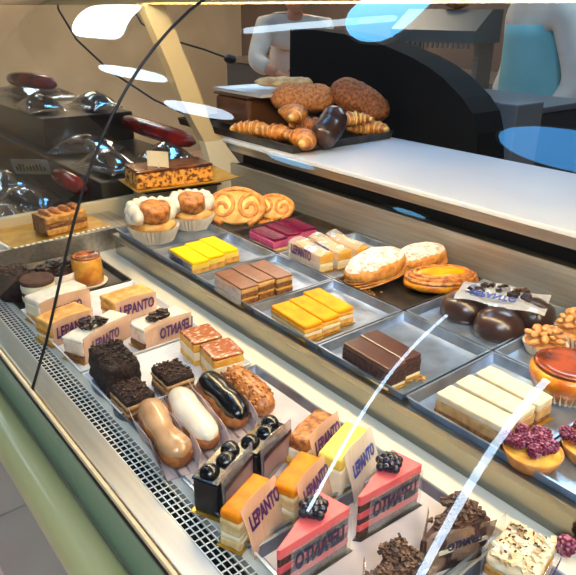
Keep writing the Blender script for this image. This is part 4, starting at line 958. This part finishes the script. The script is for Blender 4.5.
def person(label, loc, rz, bend, shirt, trousers, apron, arm_r, arm_l, look=0.):
    """standing person, local +y is forward; bend = forward lean of the trunk in radians"""
    t = thing('person', label, 'person', (loc[0], loc[1], -D), rz)
    hip = Vector((0, 0, .96))
    def up(d, f=0.): return hip + Vector((0, math.sin(bend) * d + f * math.cos(bend), math.cos(bend) * d - f * math.sin(bend)))
    waist, chest, neck = up(.18), up(.38), up(.54)
    hb = bend + look
    head = neck + Vector((0, math.sin(hb) * .17, math.cos(hb) * .17))
    shl, shr = up(.47) + Vector((-.18, 0, 0)), up(.47) + Vector((.18, 0, 0))
    el, wl = Vector(arm_l[0]), Vector(arm_l[1]); er, wr = Vector(arm_r[0]), Vector(arm_r[1])
    J = [(hip, (.12, .085)), (waist, (.105, .075)), (chest, (.12, .08)), (up(.50), (.08, .06)), (neck, .055), (neck.lerp(head, .5), .052),
         (shl, .065), (el, .045), (wl, .032), (shr, .065), (er, .045), (wr, .032),
         (Vector((-.09, 0, .86)), .088), (Vector((-.10, .02, .50)), .06), (Vector((-.10, 0, .10)), .045), (Vector((-.10, .12, .04)), .04),
         (Vector((.09, 0, .86)), .088), (Vector((.10, .02, .50)), .06), (Vector((.10, 0, .10)), .045), (Vector((.10, .12, .04)), .04)]
    E = [(0, 1), (1, 2), (2, 3), (3, 4), (4, 5), (3, 6), (6, 7), (7, 8), (3, 9), (9, 10), (10, 11), (0, 12), (12, 13), (13, 14), (14, 15), (0, 16), (16, 17), (17, 18), (18, 19)]
    # head and hands merged to the same body mesh
    bm = bmesh.new(); bm.from_mesh(skin_mesh(J, E))
    Rh = Matrix.Rotation(-hb, 4, 'X')
    b = bmesh.new(); bmesh.ops.create_icosphere(b, subdivisions=4, radius=1)
    for v in b.verts:
        c = v.co.copy(); k = 1 - .22 * max(0, -c.z) ** 1.5
        x, y, z = c.x * .076 * k, c.y * .096 * (1 - .1 * max(0, -c.z)), c.z * .118
        if c.y > 0:
            y += .022 * math.exp(-((x / .013) ** 2 + ((z + .012) / .022) ** 2))          # nose
            y -= .010 * sum(math.exp(-(((x - s * .031) / .015) ** 2 + ((z - .012) / .012) ** 2)) for s in (-1, 1))
            y += .006 * math.exp(-((x / .024) ** 2 + ((z + .052) / .008) ** 2))
        v.co = Vector((x, y, z))
    for s in (-1, 1): blob(b, (s * .077, -.005, -.005), (.010, .020, .030), sub=2)
    merge(bm, b, Matrix.Translation(head) @ Rh)
    for w, e in ((wl, el), (wr, er)):
        d = (w - e).normalized(); s = d.cross(Vector((0, 1, .3))).normalized(); n = s.cross(d)
        b = bmesh.new(); palm = w + d * .045
        sweep(b, [w - d * .01, w + d * .02, w + d * .06, w + d * .085], [.026, .034, .040, .034], 12, .5)
        for q, (o_, l_) in enumerate(((-.028, .062), (-.009, .074), (.010, .070), (.028, .056))):
            r0 = w + d * .08 + s * o_; sweep(b, [r0, r0 + d * l_ * .5 + n * -.006, r0 + d * l_ * .85 - n * .022], [.0088, .0082, .0066], 8)
        r0 = w + d * .03 + s * .034; sweep(b, [r0, r0 + d * .03 + s * .024, r0 + d * .06 + s * .026 - n * .012], [.0105, .0095, .0075], 8)
        merge(bm, b)
    me = bpy.data.meshes.new('body'); bm.to_mesh(me); bm.free()
    for p in me.polygons: p.use_smooth = True
    mesh_part('body', me, M_SKIN, t)
    for s in (-1, 1):
        b = bmesh.new(); blob(b, head + Rh @ Vector((s * .031, .082, .012)), (.011, .008, .007), sub=2); link('eye', b, M_HAIR, t, True)
    b = bmesh.new(); bmesh.ops.create_icosphere(b, subdivisions=4, radius=1)
    for v in b.verts: v.co = Vector((v.co.x * .083, v.co.y * .101 - .010, v.co.z * .110 + .020))
    bmesh.ops.delete(b, geom=[v for v in b.verts if v.co.z < .038 - .30 * max(0, -v.co.y - .0) and v.co.y > -.05 or v.co.z < -.06], context='VERTS'); rough_up(b, .004, 60)
    bmesh.ops.solidify(b, geom=b.faces[:], thickness=.006)
    bmesh.ops.transform(b, matrix=Matrix.Translation(head) @ Rh, verts=b.verts); link('hair', b, M_HAIR, t, True)
    # shirt: same trunk and sleeves a little larger
    sl = .62
    Js = [(hip - Vector((0, 0, .02)), (.168, .128)), (waist, (.158, .124)), (chest, (.180, .130)), (up(.50), (.116, .096)), (neck - (neck - up(.5)) * .2, .068),
          (shl, .082), (shl.lerp(el, .6), .066), (el, .060), (el.lerp(wl, sl), .052), (shr, .082), (shr.lerp(er, .6), .066), (er, .060), (er.lerp(wr, sl), .052)]
    Es = [(0, 1), (1, 2), (2, 3), (3, 4), (3, 5), (5, 6), (6, 7), (7, 8), (3, 9), (9, 10), (10, 11), (11, 12)]
    mesh_part('shirt', skin_mesh(Js, Es), shirt, t)
    Jt = [(hip, (.172, .13)), (Vector((-.09, 0, .84)), .105), (Vector((-.10, .02, .50)), .078), (Vector((-.10, 0, .09)), .066), (Vector((.09, 0, .84)), .105), (Vector((.10, .02, .50)), .078), (Vector((.10, 0, .09)), .066)]
    mesh_part('trousers', skin_mesh(Jt, [(0, 1), (1, 2), (2, 3), (0, 4), (4, 5), (5, 6)]), trousers, t)
    for s in (-1, 1):
        b = bmesh.new(); blob(b, (s * .10, .07, .045), (.055, .15, .044), 0, 1, 0, 3); link('shoe', b, M_SEAL, t, True)
    if apron:
        b = bmesh.new(); rows = []
        for k in range(11):
            u = k / 10
            p = up(.40 - .52 * u) if u < .7 else up(.40 - .52 * .7) + Vector((0, 0, -.62 * (u - .7)))
            hw = .155 + .05 * min(1, u * 2.2)
            if u > .85: hw *= math.sqrt(max(.05, 1 - ((u - .85) / .16) ** 2))
            rows.append([p + Vector((hw * math.sin(a), .155 * math.cos(a), 0)) for a in [-1.5 + 3. * i / 16 for i in range(17)]])
        sheet(b, rows, .004); link('apron', b, apron, t, True)
    return t
WS = mat('white_work_shirt', (226, 218, 206), (212, 204, 192), 9, .8, 0, .2, 12)
person('person in a white shirt bending over behind the counter', (-3.50, 2.86), R(-127), R(42), WS, mat('navy_trousers', (36, 42, 56), rough=.8), None,
       ((.24, .46, 1.12), (.10, .56, 1.06)), ((-.22, .42, 1.12), (-.06, .56, 1.06)), -.1)
person('person in a white top and teal apron standing behind the counter', (-1.53, 2.64), R(150), R(4), WS, mat('dark_trousers', (34, 38, 46), rough=.8), mat('teal_apron_cloth', (136, 196, 200), (124, 184, 190), 5, .8, 0, .2, 8),
       ((.27, .0, 1.16), (.24, .10, .96)), ((-.27, .0, 1.16), (-.24, .10, .96)))

# ------------------------------------------------------------------ camera and world
cam = bpy.data.cameras.new('camera'); co = bpy.data.objects.new('camera', cam); col.objects.link(co)
xr = Vector((.62778703, .77833182, .00911204)); yd = Vector((.31670618, -.24472038, -.91641101)); zf = Vector((-.71104194, .57819678, -.40013478))
rot = Matrix((xr, -yd, -zf)).transposed()
co.matrix_world = Matrix.Translation((0, 0, D + .5)) @ rot.to_4x4()
cam.sensor_fit = 'HORIZONTAL'; cam.sensor_width = 36.; cam.lens = 632. / 576. * 36.; cam.clip_start = .02
sc.camera = co
w = bpy.data.worlds.new('world'); sc.world = w; w.use_nodes = True
w.node_tree.nodes['Background'].inputs['Color'].default_value = (.35, .42, .5, 1); w.node_tree.nodes['Background'].inputs['Strength'].default_value = .2
sc.view_settings.view_transform = 'Standard'; sc.view_settings.look = 'None'; sc.view_settings.gamma = 1.; sc.view_settings.use_curve_mapping = False
sc.view_settings.exposure = .05
sc.cycles.transparent_max_bounces = 32
